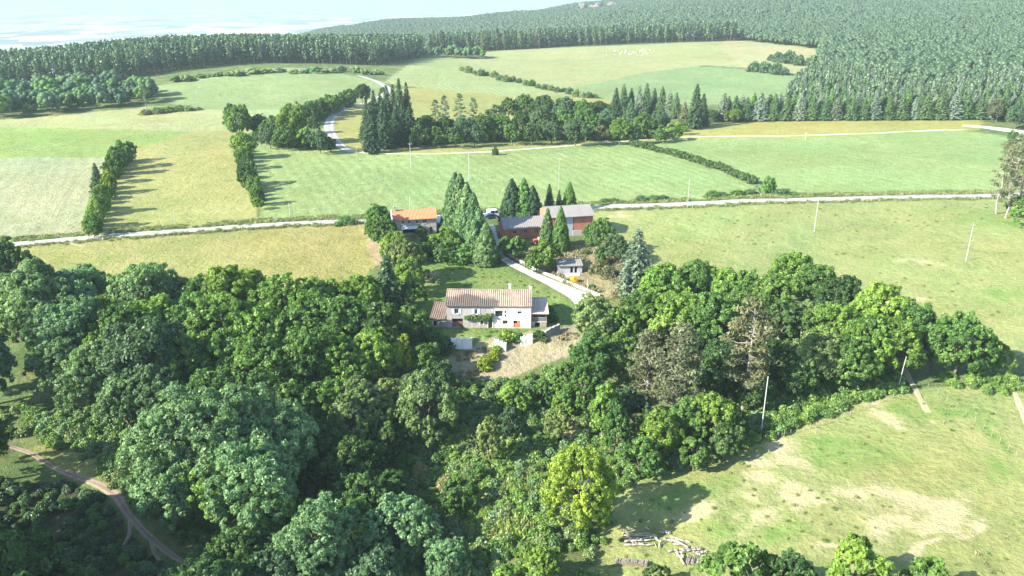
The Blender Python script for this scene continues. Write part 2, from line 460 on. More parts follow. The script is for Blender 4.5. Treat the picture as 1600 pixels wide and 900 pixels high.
def shrub_mesh(seed, W=3.0, H=2.0, puffs=26, per=45, leaf=.19, spiky=0.0):
    r = np.random.default_rng(seed)
    P, Nn, T = [], [], []
    for i in range(puffs):
        zc = 1 - (i + .5) / puffs; a = i * 2.39996; q = math.sqrt(max(0, 1 - zc * zc))
        k = r.uniform(.6, .95)
        c = np.array([math.cos(a) * q * W / 2 * k, math.sin(a) * q * W / 2 * k, .12 + zc * H * .8 * r.uniform(.8, 1.15)])
        pr = W * r.uniform(.12, .2)
        e = rdir(per, r); e[:, 2] = np.where(e[:, 2] < -.5, -e[:, 2], e[:, 2])
        P.append(c + e * pr * r.uniform(.6, 1.15, (per, 1))); Nn.append(nrm(e + r.normal(size=e.shape) * .5))
        T.append(np.clip(r.uniform(.2, .75) + r.normal(size=per) * .16, 0, 1))
    P = np.concatenate(P); Nn = np.concatenate(Nn); T = np.concatenate(T)
    along = None
    if spiky: along = np.tile([0, 0, 1.0], (len(P), 1)) + r.normal(size=(len(P), 3)) * .4
    v, q = leaf_quads(P, Nn, leaf * r.uniform(.6, 1.4, len(P)), .55 if not spiky else .2, along, r)
    return np_mesh('shrub_leaves', v, q, np.repeat(T, 4), [M_LEAF])

def tuft_mesh(seed, n=60, H=.7, W=1.2):
    r = np.random.default_rng(seed)
    p = np.stack([r.normal(size=n) * W / 3, r.normal(size=n) * W / 3, r.uniform(.2, .5, n) * H], 1)
    al = np.tile([0, 0, 1.0], (n, 1)) + r.normal(size=(n, 3)) * .35
    Nn = nrm(r.normal(size=(n, 3)) * np.array([1, 1, .3]) + np.array([0, 0, .5]))
    v, q = leaf_quads(p, Nn, H * r.uniform(.35, .7, n), .22, al, r)
    return np_mesh('tuft', v, q, np.repeat(r.uniform(.1, .9, n), 4), [M_LEAF])

PROTO = {
 'ash':    [broad_proto(101 + i, 13, 11, 44, .245, 50, topw=.95) for i in range(4)],
 'bigash': [broad_proto(151 + i, 20, 17.5, 84, .25, 44, topw=.95, lob=.72) for i in range(2)],
 'broad':  [broad_proto(201 + i, 12, 10 + .5 * (i % 3), 34 + 2 * i, .25, 46, low=.12) for i in range(6)],
 'tall':   [broad_proto(301 + i, 14, 7.5, 36, .28, 30, low=.1, topw=.8) for i in range(3)],
 'small':  [broad_proto(401 + i, 7, 6, 20, .23, 38, low=.08) for i in range(3)],
 'oak':    [broad_proto(451, 15, 12.5, 52, .215, 46, loose=1, low=.12, lob=.85)],
 'spruce': [spruce_proto(501 + i, 14, 5.8 + .3 * i) for i in range(4)],
 'cedar':  [spruce_proto(551, 16, 9.0, .12, .5, .34, .1, .08, .75, 1.15)],
 'cypress':[cypress_proto(601 + i, 12, 4.2 + .25 * i) for i in range(3)],
 'pine':   [pine_proto(701 + i, 16, 8.0 + i * .4) for i in range(3)],
 'sparse_pine': [pine_proto(751 + i, 16, 7.0, .2, 34, .3, 60) for i in range(2)],
}
FARM_ = {
 'pine':  [small_tree_mesh(801 + i, 18, 5.6, 'pine', 330, .58) for i in range(4)],
 'fir':   [small_tree_mesh(821 + i, 14, 5.6, 'fir', 340, .62) for i in range(4)],
 'broad': [canopy_mesh(841 + i) for i in range(5)],
}
SHRUBS = [shrub_mesh(901 + i) for i in range(5)]
BROOM = [shrub_mesh(921 + i, 3, 2, 20, 40, .24, 1.0) for i in range(2)]
TUFTS = [tuft_mesh(931 + i) for i in range(3)]

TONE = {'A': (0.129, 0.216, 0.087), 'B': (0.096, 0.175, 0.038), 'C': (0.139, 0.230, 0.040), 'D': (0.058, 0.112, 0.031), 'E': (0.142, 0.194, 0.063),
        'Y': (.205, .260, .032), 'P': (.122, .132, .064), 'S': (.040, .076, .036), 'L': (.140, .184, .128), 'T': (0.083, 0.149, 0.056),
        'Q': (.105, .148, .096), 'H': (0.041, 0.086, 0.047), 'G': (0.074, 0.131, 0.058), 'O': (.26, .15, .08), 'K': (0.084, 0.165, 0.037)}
TWORD = {'A': 'grey-green', 'B': 'mid green', 'C': 'bright green', 'D': 'dark green', 'E': 'olive green', 'Y': 'yellow-green', 'P': 'brownish green',
         'S': 'blackish green', 'L': 'silvery blue-green', 'T': 'deep green', 'G': 'dull green', 'Q': 'silvery blue-green', 'H': 'dark green', 'O': 'tawny', 'K': 'fresh green'}
def tone_col(t, r=random):
    c = TONE[t]; k = r.uniform(.86, 1.14); q = r.uniform(-.08, .08)
    return (c[0] * k * (1 + q), c[1] * k, c[2] * k * (1 - q), 1)
NAMES = {'bigash': 'broadleaf_tree', 'ash': 'broadleaf_tree', 'broad': 'broadleaf_tree', 'tall': 'broadleaf_tree', 'small': 'broadleaf_tree', 'oak': 'oak_tree', 'spruce': 'spruce_tree',
         'cedar': 'cedar_tree', 'cypress': 'cypress_tree', 'pine': 'pine_tree', 'sparse_pine': 'pine_tree'}
_cnt = {}
def put_tree(kind, p, scale, tone, label, group=None, cat=None, idx=None, zscale=None, rz=None):
    L = PROTO[kind]
    i = _cnt.get(kind, 0); _cnt[kind] = i + 1
    tm, cm, W, cz, H = L[(i if idx is None else idx) % len(L)]
    e = empty(NAMES[kind], p, random.uniform(0, 6.28) if rz is None else rz)
    e.scale = (scale, scale, zscale or scale)
    link('trunk', tm, e)
    c = link('crown', cm, e); c.color = tone_col(tone)
    tag(e, label, cat or NAMES[kind].replace('_', ' '), group)
    return e
def tree_at(kind, px, py, wpx, tone, label, group=None, tall=1.0, idx=None, cat=None):
    """a tree whose crown shows at this photo pixel with about this width in pixels"""
    L = PROTO[kind]; i = _cnt.get(kind, 0) if idx is None else idx
    tm, cm, W, cz, H = L[i % len(L)]
    p = at(px, py, 5.0)
    for _ in range(3):
        s = wpx * dist(p) / FPX / W
        p = at(px, py, cz * s * tall)
    return put_tree(kind, p, s, tone, label, group, cat, idx, s * tall)
def tree_tb(kind, px, ytop, ybase, tone, label, group=None, wide=1.0, idx=None, cat=None):
    """a tree given by the pixel rows of its tip and its foot"""
    L = PROTO[kind]; i = _cnt.get(kind, 0) if idx is None else idx
    tm, cm, W, cz, H = L[i % len(L)]
    p = at(px, ybase)
    b = (450 - ytop) / FPX
    t = p.y / (_cp + b * _sp); zt = CAM_Z + (-_sp + b * _cp) * t
    s = (zt - p.z) / H
    return put_tree(kind, p, s * wide, tone, label, group, cat, idx, s)
def far_tree(kind, x, y, s, tone, name, label, cat, group):
    m = FARM_[kind][random.randrange(len(FARM_[kind]))]
    o = link(name, m); o.location = (x, y, h1(x, y) - .1); o.rotation_euler = (0, 0, random.uniform(0, 6.28)); o.scale = (s, s, s * random.uniform(.9, 1.1))
    o.color = tone_col(tone)
    return tag(o, label, cat, group)
def shrub_at(px, py, wpx, tone, label, group=None, hk=1.0, broom=False, name='shrub', cat='shrub'):
    p = at(px, py)
    s = wpx * dist(p) / FPX / 3.0
    me = random.choice(BROOM if broom else SHRUBS)
    o = link(name, me); o.location = p - Vector((0, 0, .08)); o.scale = (s, s, s * hk); o.rotation_euler = (0, 0, random.uniform(0, 6.28))
    o.color = tone_col(tone)
    return tag(o, label, cat, group)
ORD = ['first', 'second', 'third', 'fourth', 'fifth', 'sixth', 'seventh', 'eighth', 'ninth', 'tenth', 'eleventh', 'twelfth', 'thirteenth', 'fourteenth', 'fifteenth',
       'sixteenth', 'seventeenth', 'eighteenth', 'nineteenth', 'twentieth', 'twenty-first', 'twenty-second', 'twenty-third', 'twenty-fourth', 'twenty-fifth', 'twenty-sixth']

# one object of uncountable growth: points carrying instances of small prototypes
def stuff_scatter(name, pts, scales, meshes, color, label=None, tilt=0.0, rz_seed=3):
    coll = bpy.data.collections.new(name + ' kinds')
    for i, m in enumerate(meshes):
        m = m.copy(); c = color[i % len(color)]
        m.materials[0] = leaf_mat(name + ' leaves', .03, .34, c)
        coll.objects.link(bpy.data.objects.new(name + '_kind', m))
    me = bpy.data.meshes.new(name)
    pts = np.asarray(pts, np.float32)
    me.vertices.add(len(pts)); me.vertices.foreach_set('co', pts.ravel())
    a = me.attributes.new('size', 'FLOAT', 'POINT'); a.data.foreach_set('value', np.asarray(scales, np.float32))
    o = link(name, me)
    ng = bpy.data.node_groups.new(name, 'GeometryNodeTree')
    ng.interface.new_socket('Geometry', in_out='INPUT', socket_type='NodeSocketGeometry')
    ng.interface.new_socket('Geometry', in_out='OUTPUT', socket_type='NodeSocketGeometry')
    gi = ng.nodes.new('NodeGroupInput'); go = ng.nodes.new('NodeGroupOutput')
    ci = ng.nodes.new('GeometryNodeCollectionInfo'); ci.inputs['Collection'].default_value = coll
    ci.inputs['Separate Children'].default_value = True; ci.inputs['Reset Children'].default_value = True
    ip = ng.nodes.new('GeometryNodeInstanceOnPoints'); ip.inputs['Pick Instance'].default_value = True
    rv = ng.nodes.new('FunctionNodeRandomValue'); rv.data_type = 'FLOAT_VECTOR'
    rv.inputs[0].default_value = (-tilt, -tilt, 0); rv.inputs[1].default_value = (tilt, tilt, 6.283); rv.inputs['Seed'].default_value = rz_seed
    na = ng.nodes.new('GeometryNodeInputNamedAttribute'); na.data_type = 'FLOAT'; na.inputs['Name'].default_value = 'size'
    lk = ng.links.new
    lk(gi.outputs[0], ip.inputs['Points']); lk(ci.outputs[0], ip.inputs['Instance'])
    lk(rv.outputs[0], ip.inputs['Rotation']); lk(na.outputs[0], ip.inputs['Scale'])
    lk(ip.outputs[0], go.inputs[0])
    md = o.modifiers.new('growth', 'NODES'); md.node_group = ng
    tag(o, label, None, None, 'stuff')
    return o

# ---------------------------------------------------------------- ground, one sheet; meadows, crops and bare earth are its colours
_ys = np.concatenate([np.linspace(-160, 18, 18), np.exp(np.linspace(math.log(20), math.log(5200), 900))])
_us = np.linspace(-1.28, 1.28, 660)
_w = np.sqrt(np.maximum(_ys, 0) ** 2 + 70.0 ** 2)
GX = (_us[None, :] * _w[:, None]); GY = np.repeat(_ys[:, None], len(_us), 1)
gx, gy = GX.ravel(), GY.ravel()
gz = height(gx, gy)
def inside(poly, x, y):
    P = np.asarray(poly); r_ = np.zeros(len(x), bool)
    j = len(P) - 1
    for i in range(len(P)):
        xi, yi = P[i]; xj, yj = P[j]
        if yi != yj:
            r_ ^= ((yi > y) != (yj > y)) & (x < (xj - xi) * (y - yi) / (yj - yi) + xi)
        j = i
    return r_
def wpoly(pix): return [tuple(at(a, b).xy) for a, b in pix]
col = np.zeros((len(gx), 3)); col[:] = (.075, .120, .040)
dry = np.full(len(gx), .35); stripe = np.zeros(len(gx)); bare = np.zeros(len(gx)); lush = np.zeros(len(gx))
jit = np.clip(gy / 200, .5, 2.5)
jx = gx + vnoise(gx / 5, gy / 5, 31) * jit * 1.6; jy = gy + vnoise(gx / 5, gy / 5, 41) * jit * 1.6
jx2 = gx + fbm(gx / 9, gy / 9, 51) * 9; jy2 = gy + fbm(gx / 9, gy / 9, 61) * 9
far = gy > 900
col[far] = (.035, .06, .026)
FIELDS = [   # colour, dryness, stripes, lushness, photo outline
 ((.235, .265, .125), .25, 0, 0, [(-60, 190), (60, 183), (250, 165), (360, 166), (450, 168), (440, 200), (360, 212), (150, 205), (-60, 200)]),
 ((.245, .270, .160), .15, .6, 0, [(-120, 245), (160, 243), (205, 235), (140, 300), (130, 362), (-120, 392)]),
 ((.178, .255, .075), .05, 0, 0, [(-120, 197), (150, 201), (300, 207), (215, 235), (165, 246), (-120, 246)]),
 ((.225, .245, .088), .30, 0, 0, [(165, 243), (215, 233), (300, 206), (365, 204), (385, 250), (402, 330), (405, 345), (120, 370), (150, 345)]),
 ((.180, .238, .105), .06, 0, 0, [(235, 136), (420, 107), (480, 106), (590, 126), (604, 140), (560, 160), (440, 172), (280, 170), (265, 150)]),
 ((.215, .230, .075), .35, 0, 0, [(505, 205), (520, 180), (600, 140), (680, 136), (880, 150), (1000, 158), (860, 190), (560, 232), (525, 225)]),
 ((.190, .240, .110), .25, 1, 0, [(600, 130), (655, 92), (690, 86), (780, 95), (900, 148), (870, 152), (680, 140)]),
 ((.210, .245, .115), .35, 0, 0, [(690, 90), (800, 78), (1000, 70), (1140, 63), (1260, 73), (1300, 85), (1285, 118), (1165, 106), (1100, 102), (960, 132), (890, 152)]),
 ((.255, .262, .140), .35, 0, 0, [(1120, 74), (1140, 63), (1260, 73), (1320, 86), (1290, 122), (1165, 106)]),
 ((.150, .225, .100), .05, 0, 0, [(890, 138), (1000, 115), (1080, 104), (1170, 108), (1310, 128), (1300, 140), (1100, 165), (960, 158)]),
 ((.235, .245, .075), .25, 0, 0, [(1050, 205), (1130, 192), (1540, 186), (1525, 203), (1300, 212), (1070, 222)]),
 ((.215, .240, .090), .30, 0, 0, [(545, 236), (650, 231), (980, 217), (1080, 214), (1010, 224), (680, 242)]),
 ((.182, .250, .100), .04, .8, 0, [(395, 223), (530, 234), (680, 240), (985, 222), (1180, 286), (1186, 306), (925, 320), (560, 338), (405, 343)]),
 ((.180, .252, .098), .04, .5, 0, [(1000, 222), (1080, 218), (1300, 212), (1500, 203), (1570, 213), (1565, 297), (1200, 301), (1180, 286)]),
 ((.205, .210, .072), .55, 0, 0, [(20, 386), (250, 368), (590, 349), (590, 405), (560, 450), (300, 460), (100, 440), (25, 420)]),
 ((.186, .232, .086), .36, 0, 0, [(925, 331), (1250, 318), (1560, 311), (1720, 318), (1720, 590), (1560, 545), (1480, 500), (1350, 470), (1200, 440), (1000, 430), (940, 390)]),
 ((.198, .240, .090), .46, 0, 0, [(960, 760), (1190, 690), (1215, 650), (1400, 612), (1720, 590), (1800, 930), (900, 930), (930, 850)]),
 ((.100, .150, .045), .30, 0, .4, [(650, 405), (780, 412), (905, 475), (900, 505), (780, 532), (680, 530), (650, 450)]),
 ((.205, .190, .115), .85, 0, 0, [(800, 400), (850, 430), (925, 462), (990, 470), (985, 410), (930, 385), (850, 385)]),
 ((.265, .225, .165), .5, 0, 0, [(690, 560), (740, 540), (905, 505), (912, 545), (860, 568), (800, 590), (690, 600)]),
 ((.28, .215, .15), .75, 0, 0, [(575, 372), (600, 372), (602, 415), (582, 415)]),
 ((.26, .20, .14), .7, 0, 0, [(645, 425), (690, 425), (690, 440), (650, 442)]),
 ((.195, .185, .105), .95, 0, 0, [(820, 660), (900, 640), (905, 730), (860, 750)]),
 ((.150, .175, .055), .55, 0, .2, [(700, 690), (790, 640), (840, 700), (850, 760), (800, 860), (740, 860), (720, 760)]),
 ((.040, .046, .022), .2, 0, 0, [(-90, 742), (120, 756), (172, 792), (230, 862), (320, 920), (-90, 960)]),  # bank in deep shade; part of that shade is put into the ground colour
 ((.165, .180, .060), .55, 0, 0, [(40, 700), (150, 690), (190, 720), (170, 765), (80, 735)]),
]
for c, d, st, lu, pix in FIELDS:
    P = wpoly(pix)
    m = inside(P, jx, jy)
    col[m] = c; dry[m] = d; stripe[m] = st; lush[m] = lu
def soft_patch(px, py, rx, ry, amt, arr, seed=0):
    p = at(px, py); q = at(px + rx, py); s = at(px, py + ry)
    ax = abs(q.x - p.x); ay = abs(p.y - s.y)
    d = np.hypot((jx2 - p.x) / ax, (jy2 - p.y) / ay)
    np.maximum(arr, amt * np.clip(1.5 - d, 0, 1), out=arr)
for a in [(1245, 700, 45, 28), (1235, 780, 45, 30), (1290, 780, 30, 22), (1375, 775, 45, 30), (1420, 800, 75, 30), (1390, 830, 60, 22), (1290, 865, 28, 14),
          (1455, 850, 40, 12), (1500, 830, 40, 10), (1120, 800, 40, 25), (1150, 760, 40, 20), (1390, 632, 35, 14), (1420, 655, 25, 12), (1180, 725, 40, 14), (1400, 868, 18, 9)]:
    soft_patch(*a, 1.0, bare)
for a in [(1410, 406, 26, 7), (1440, 412, 20, 6), (985, 340, 20, 6), (1375, 470, 40, 8), (150, 385, 30, 3), (760, 545, 20, 6)]:
    soft_patch(*a, .8, bare)
for a in [(1540, 700, 22, 60), (1500, 650, 25, 16), (1570, 460, 40, 18), (1560, 345, 40, 14), (1340, 700, 60, 25), (1200, 830, 40, 20), (1050, 760, 60, 14), (1560, 740, 30, 20), (1450, 640, 40, 10)]:
    soft_patch(*a, .9, lush)
# large soft unevenness of each sward, true colour differences
big = fbm(gx / 45, gy / 45, 71) ; mid_ = fbm(gx / 11, gy / 11, 81)
k = (1 + .16 * big + .12 * mid_)[:, None]
hue = np.stack([1 + .16 * fbm(gx / 30, gy / 30, 91), np.ones(len(gx)), 1 + .1 * mid_], 1)
col = np.clip(col * k * hue * np.array([.785, .765, .68]), .01, .6)
nv, nr, nc = len(gx), len(_ys), len(_us)
ii = (np.arange(nr - 1)[:, None] * nc + np.arange(nc - 1)[None, :]).ravel()
gq = np.stack([ii, ii + 1, ii + nc + 1, ii + nc], 1)
gme = np_mesh('ground', np.stack([gx, gy, gz], 1), gq, smooth=True)
ca = gme.attributes.new('sward', 'FLOAT_COLOR', 'POINT')
ca.data.foreach_set('color', np.concatenate([col, np.ones((nv, 1))], 1).astype(np.float32).ravel())
for nm, arr in (('dry', dry), ('stripe', stripe), ('bare', bare), ('lush', lush)):
    a = gme.attributes.new(nm, 'FLOAT', 'POINT'); a.data.foreach_set('value', arr.astype(np.float32))
m, nt, b = mat('meadows and crops', 0.95)
b.inputs['Specular IOR Level'].default_value = 0.1
L = nt.links.new
P_ = pos_out(nt)
def attr(nm):
    a = nt.nodes.new('ShaderNodeAttribute'); a.attribute_name = nm; return a
sw = attr('sward').outputs['Color']
n_small = noise_node(nt, P_, 1.1, 6, 0.72)
n_mid = noise_node(nt, P_, 0.22, 5, 0.65)
n_dry = noise_node(nt, P_, 0.09, 8, 0.7)
base = mixc(nt, 1.0, sw, ramp(nt, n_small, [(0.25, g3(.62)), (0.5, g3(1.0)), (0.78, g3(1.36))]), 'MULTIPLY')
base = mixc(nt, 1.0, base, ramp(nt, n_mid, [(0.25, (.78, .86, .75)), (0.75, (1.2, 1.12, 1.22))]), 'MULTIPLY')
fd = math_(nt, 'MULTIPLY', ramp(nt, n_dry, [(0.42, g3(0)), (0.66, g3(1))]), attr('dry').outputs['Fac'])
base = mixc(nt, fd, base, (.25, .215, .09))
fl = math_(nt, 'MULTIPLY', ramp(nt, noise_node(nt, P_, 0.3, 6, .7), [(0.33, g3(0)), (0.6, g3(1))]), attr('lush').outputs['Fac'])
base = mixc(nt, fl, base, (.088, .165, .032))
nb = noise_node(nt, P_, 0.34, 9, .72)
fb = math_(nt, 'MULTIPLY', ramp(nt, math_(nt, 'ADD', nb, math_(nt, 'MULTIPLY', attr('bare').outputs['Fac'], .30)), [(0.55, g3(0)), (0.86, g3(1))]), attr('bare').outputs['Fac'])
base = mixc(nt, math_(nt, 'MINIMUM', math_(nt, 'MULTIPLY', fb, 1.1), .66), base, (.34, .285, .17))
# drill and mowing rows
mp = nt.nodes.new('ShaderNodeMapping'); mp.inputs['Rotation'].default_value = (0, 0, R(-22)); L(P_, mp.inputs['Vector'])
wv = nt.nodes.new('ShaderNodeTexWave'); wv.inputs['Scale'].default_value = 0.075; wv.inputs['Distortion'].default_value = 3.0; wv.inputs['Detail'].default_value = 3; wv.inputs['Detail Scale'].default_value = .6
L(mp.outputs[0], wv.inputs['Vector'])
fs = math_(nt, 'MULTIPLY', attr('stripe').outputs['Fac'], .5)
base = mixc(nt, fs, base, mixc(nt, 1.0, base, ramp(nt, wv.outputs['Fac'], [(0.0, g3(.84)), (1.0, g3(1.18))]), 'MULTIPLY'))
L(base, b.inputs['Base Color'])
bump(nt, b, math_(nt, 'ADD', n_small, math_(nt, 'MULTIPLY', n_mid, 1.5)), 0.85, 0.6)
gme.materials.append(m)
tag(link('ground', gme), kind='structure')

# ---------------------------------------------------------------- the plain far below, farmland patchwork
m, nt, b = mat('far farmland', 0.95); L = nt.links.new
P_ = pos_out(nt)
mp = nt.nodes.new('ShaderNodeMapping'); mp.inputs['Rotation'].default_value = (0, 0, R(14)); mp.inputs['Scale'].default_value = (1, .62, 1); L(P_, mp.inputs['Vector'])
dn = nt.nodes.new('ShaderNodeTexNoise'); dn.inputs['Scale'].default_value = .002; L(mp.outputs[0], dn.inputs['Vector'])
dv = nt.nodes.new('ShaderNodeVectorMath'); dv.operation = 'MULTIPLY_ADD'; dv.inputs[1].default_value = (260, 260, 0); L(dn.outputs['Color'], dv.inputs[0]); L(mp.outputs[0], dv.inputs[2])
vo = nt.nodes.new('ShaderNodeTexVoronoi'); vo.inputs['Scale'].default_value = .0038; vo.inputs['Randomness'].default_value = .9; L(dv.outputs[0], vo.inputs['Vector'])
sx = nt.nodes.new('ShaderNodeSeparateColor'); L(vo.outputs['Color'], sx.inputs[0])
vo2 = nt.nodes.new('ShaderNodeTexVoronoi'); vo2.inputs['Scale'].default_value = .0014; L(dv.outputs[0], vo2.inputs['Vector'])
sx2 = nt.nodes.new('ShaderNodeSeparateColor'); L(vo2.outputs['Color'], sx2.inputs[0])
f1 = ramp(nt, sx.outputs[0], [(0, (.03, .06, .04)), (.36, (.05, .09, .05)), (.46, (.16, .22, .09)), (.54, (.55, .52, .42)), (.86, (.82, .78, .68)), (1, (.10, .15, .08))])
f2 = ramp(nt, sx2.outputs[1], [(0, (.04, .08, .05)), (.6, (.10, .16, .08)), (1, (.42, .38, .25))])
cc = mixc(nt, ramp(nt, noise_node(nt, P_, .0006, 5), [(.42, g3(.05)), (.62, g3(.7))]), f1, f2)
L(mixc(nt, 1.0, cc, ramp(nt, noise_node(nt, P_, .006, 6, .7), [(.3, g3(.6)), (.7, g3(1.35))]), 'MULTIPLY'), b.inputs['Base Color'])
pv, pq = [], []
xs = np.linspace(-60000, 60000, 25); ysx = np.array([-12000, -2000, 3000, 5000, 8000, 14000, 24000, 40000, 72000.0])
for yv in ysx:
    for xv in xs: pv.append((xv, yv, -352.0))
for i in range(len(ysx) - 1):
    for j in range(len(xs) - 1):
        k_ = i * len(xs) + j; pq.append((k_, k_ + 1, k_ + len(xs) + 1, k_ + len(xs)))
plain = link('plain', np_mesh('plain', pv, np.array(pq), mats=[m])); tag(plain, kind='structure')

# ---------------------------------------------------------------- the air
bm = bmesh.new(); bmesh.ops.create_cube(bm, size=1.0)
hz = bpy.data.meshes.new('haze'); bm.to_mesh(hz); bm.free()
hzo = link('haze', hz); hzo.scale = (130000, 92000, 560 ); hzo.location = (0, 31000, -82)
m = bpy.data.materials.new('haze air'); m.use_nodes = True; nt = m.node_tree; nt.nodes.clear()
o_ = nt.nodes.new('ShaderNodeOutputMaterial'); pvn = nt.nodes.new('ShaderNodeVolumePrincipled')
pvn.inputs['Density'].default_value = HAZE_DENSITY; pvn.inputs['Color'].default_value = (.30, .368, .398, 1); pvn.inputs['Anisotropy'].default_value = 0.0
nt.links.new(pvn.outputs[0], o_.inputs['Volume']); hz.materials.append(m)
tag(hzo, kind='stuff')

# ---------------------------------------------------------------- roads, tracks and paths lying on the ground
def polyline(pts, step):
    P = [np.array(p[:2]) for p in pts]; Wd = [p[2] for p in pts]
    out, wd = [], []
    for i in range(len(P) - 1):
        p0 = P[max(i - 1, 0)]; p1 = P[i]; p2 = P[i + 1]; p3 = P[min(i + 2, len(P) - 1)]
        n = max(2, int(np.linalg.norm(p2 - p1) / step))
        for k in range(n + (i == len(P) - 2)):
            t = k / n
            out.append(.5 * ((2 * p1) + (-p0 + p2) * t + (2 * p0 - 5 * p1 + 4 * p2 - p3) * t * t + (-p0 + 3 * p1 - 3 * p2 + p3) * t ** 3)); wd.append(Wd[i] + (Wd[i + 1] - Wd[i]) * t)
    return np.array(out), np.array(wd)
def strip(name, pix, m, off=.07, step=1.2, lanes=6, ragged=.12, seed=1, label=None, world=False, crown=0.0):
    pts = [(*(at(a, b_).xy if not world else (a, b_)), w_) for a, b_, w_ in pix]
    c, wd = polyline(pts, step)
    t = np.gradient(c, axis=0); t = t / np.linalg.norm(t, axis=1, keepdims=True); nr_ = np.stack([-t[:, 1], t[:, 0]], 1)
    s = np.arange(len(c)) * step
    V = []
    for i in range(lanes + 1):
        f = i / lanes * 2 - 1
        ed = (vnoise(s / 2.2, s * 0 + i, seed) * ragged * 2 if abs(f) == 1 else 0)
        q = c + nr_ * ((f * wd / 2) + ed * np.sign(f))[:, None]
        V.append(np.column_stack([q, height(q[:, 0], q[:, 1]) + off + crown * (1 - f * f)]))
    V = np.stack(V, 1); n0 = len(c)
    if abs(off) > .02:
        V[:, 0, 2] -= off + .05; V[:, -1, 2] -= off + .05
    idx = np.arange(n0 * (lanes + 1)).reshape(n0, lanes + 1)
    q = np.stack([idx[:-1, :-1], idx[:-1, 1:], idx[1:, 1:], idx[1:, :-1]], -1).reshape(-1, 4)[:, ::-1]
    me = np_mesh(name, V.reshape(-1, 3), q, mats=[m], smooth=True)
    uvw = me.attributes.new('across', 'FLOAT', 'POINT'); uvw.data.foreach_set('value', np.tile(np.abs(np.arange(lanes + 1) / lanes * 2 - 1), n0).astype(np.float32))
    o = link(name, me); tag(o, label, kind='structure')
    return c, wd, nr_
def road_mat(name, c1, c2, rut, scale=.9):
    m, nt, b = mat(name, .95); v = pos_out(nt)
    base = ramp(nt, noise_node(nt, v, scale, 7, .7), [(.3, c1), (.7, c2)])
    a = nt.nodes.new('ShaderNodeAttribute'); a.attribute_name = 'across'
    edge = ramp(nt, math_(nt, 'ADD', a.outputs['Fac'], math_(nt, 'MULTIPLY', math_(nt, 'SUBTRACT', noise_node(nt, v, .5, 5), .5), .9)), [(0, g3(.35)), (.18, g3(0)), (.72, g3(0)), (1.0, g3(1))])
    wheel = ramp(nt, math_(nt, 'ADD', a.outputs['Fac'], math_(nt, 'MULTIPLY', math_(nt, 'SUBTRACT', noise_node(nt, v, .15, 4), .5), .25)), [(.2, g3(.82)), (.36, g3(1.08)), (.58, g3(1.08)), (.78, g3(.84))])
    base = mixc(nt, 1.0, base, wheel, 'MULTIPLY')
    nt.links.new(mixc(nt, math_(nt, 'MULTIPLY', edge, .75), base, rut), b.inputs['Base Color'])
    bump(nt, b, noise_node(nt, v, 4, 5), .4, .08)
    return m
M_ROAD = road_mat('pale crushed stone', (0.213, 0.200, 0.179), (0.281, 0.269, 0.247), (0.145, 0.136, 0.081))
M_DRIVE = road_mat('white limestone gravel', (0.277, 0.264, 0.239), (0.342, 0.332, 0.309), (0.207, 0.189, 0.139))
M_TRACK = road_mat('trodden earth', (0.131, 0.095, 0.064), (0.214, 0.168, 0.117), (0.083, 0.073, 0.032))
M_GREYT = road_mat('grey stony track', (.34, .33, .32), (.5, .49, .47), (.2, .21, .12))
ROADP = [(-260, 404, 4.6), (-60, 388, 4.6), (20, 381.5, 4.6), (130, 372, 4.6), (250, 363, 4.4), (400, 352.5, 4.4), (560, 345, 4.4), (700, 338, 4.6), (800, 333, 5), (930, 324.5, 4.8), (1075, 318.5, 4.8), (1250, 312, 4.6), (1400, 308, 4.4), (1560, 305, 4.4), (1640, 300, 4.2), (1760, 292, 4.2)]
ROADC, ROADW, ROADN = strip('road', ROADP, M_ROAD, off=.1, step=1.5, seed=3)
strip('lane', [(552, 238, 2.6), (535, 230, 4.5), (521, 215, 5.4), (514, 196, 5.6), (522, 180, 5), (550, 168, 4.4), (580, 158, 4.6), (601, 148, 5.5), (606, 139, 6), (592, 129, 4.5), (576, 122.5, 3.5), (560, 118, 3)], M_ROAD, off=.12, step=2.5, seed=5)
strip('track', [(548, 236, 2.2), (600, 240, 2.2), (690, 240, 2), (800, 234.5, 1.9), (900, 227, 1.8), (985, 220, 1.8), (1080, 214, 1.8), (1240, 212, 1.8), (1340, 209, 1.8), (1430, 205, 2), (1505, 202.5, 2.4)], road_mat('dry grass track', (.36, .34, .22), (.46, .42, .30), (.26, .25, .12)), off=.1, step=3, seed=6)
strip('track', [(1505, 196, 6), (1550, 200, 9), (1600, 207, 10), (1680, 220, 10)], M_GREYT, off=.12, step=3, seed=7, ragged=.8)
DRIVE = [(765, 352, 3.2), (770, 372, 3.2), (776, 392, 2.7), (800, 412, 2.7), (830, 427, 2.8), (862, 442, 3.3), (892, 456, 4.6), (911, 466, 6.6), (917, 477, 6)]
DC, DW, DN = strip('driveway', DRIVE, M_DRIVE, off=.08, step=.8, seed=8)
strip('path', [(-30, 690, 1.0), (30, 702, 1.0), (85, 731, .9), (140, 752, 1.5), (180, 774, 1.9), (203, 806, 1.3), (240, 845, 1.3), (290, 880, 1.1), (335, 906, 1.0), (400, 960, 1.4)], M_TRACK, off=.05, step=.7, seed=9, ragged=.3)
strip('path', [(203, 812, .7), (200, 840, .7), (180, 870, .6)], M_TRACK, off=.04, step=.7, seed=10, ragged=.2)
strip('path', [(236, 845, .7), (246, 872, .7), (275, 900, .6)], M_TRACK, off=.04, step=.7, seed=11, ragged=.2)
strip('path', [(1412, 575, .9), (1423, 595, 1.1), (1436, 618, 1.3), (1450, 645, .8)], road_mat('bleached earth', (.22, .21, .10), (.31, .28, .165), (.17, .20, .07)), off=.05, step=.7, seed=13, ragged=.5)
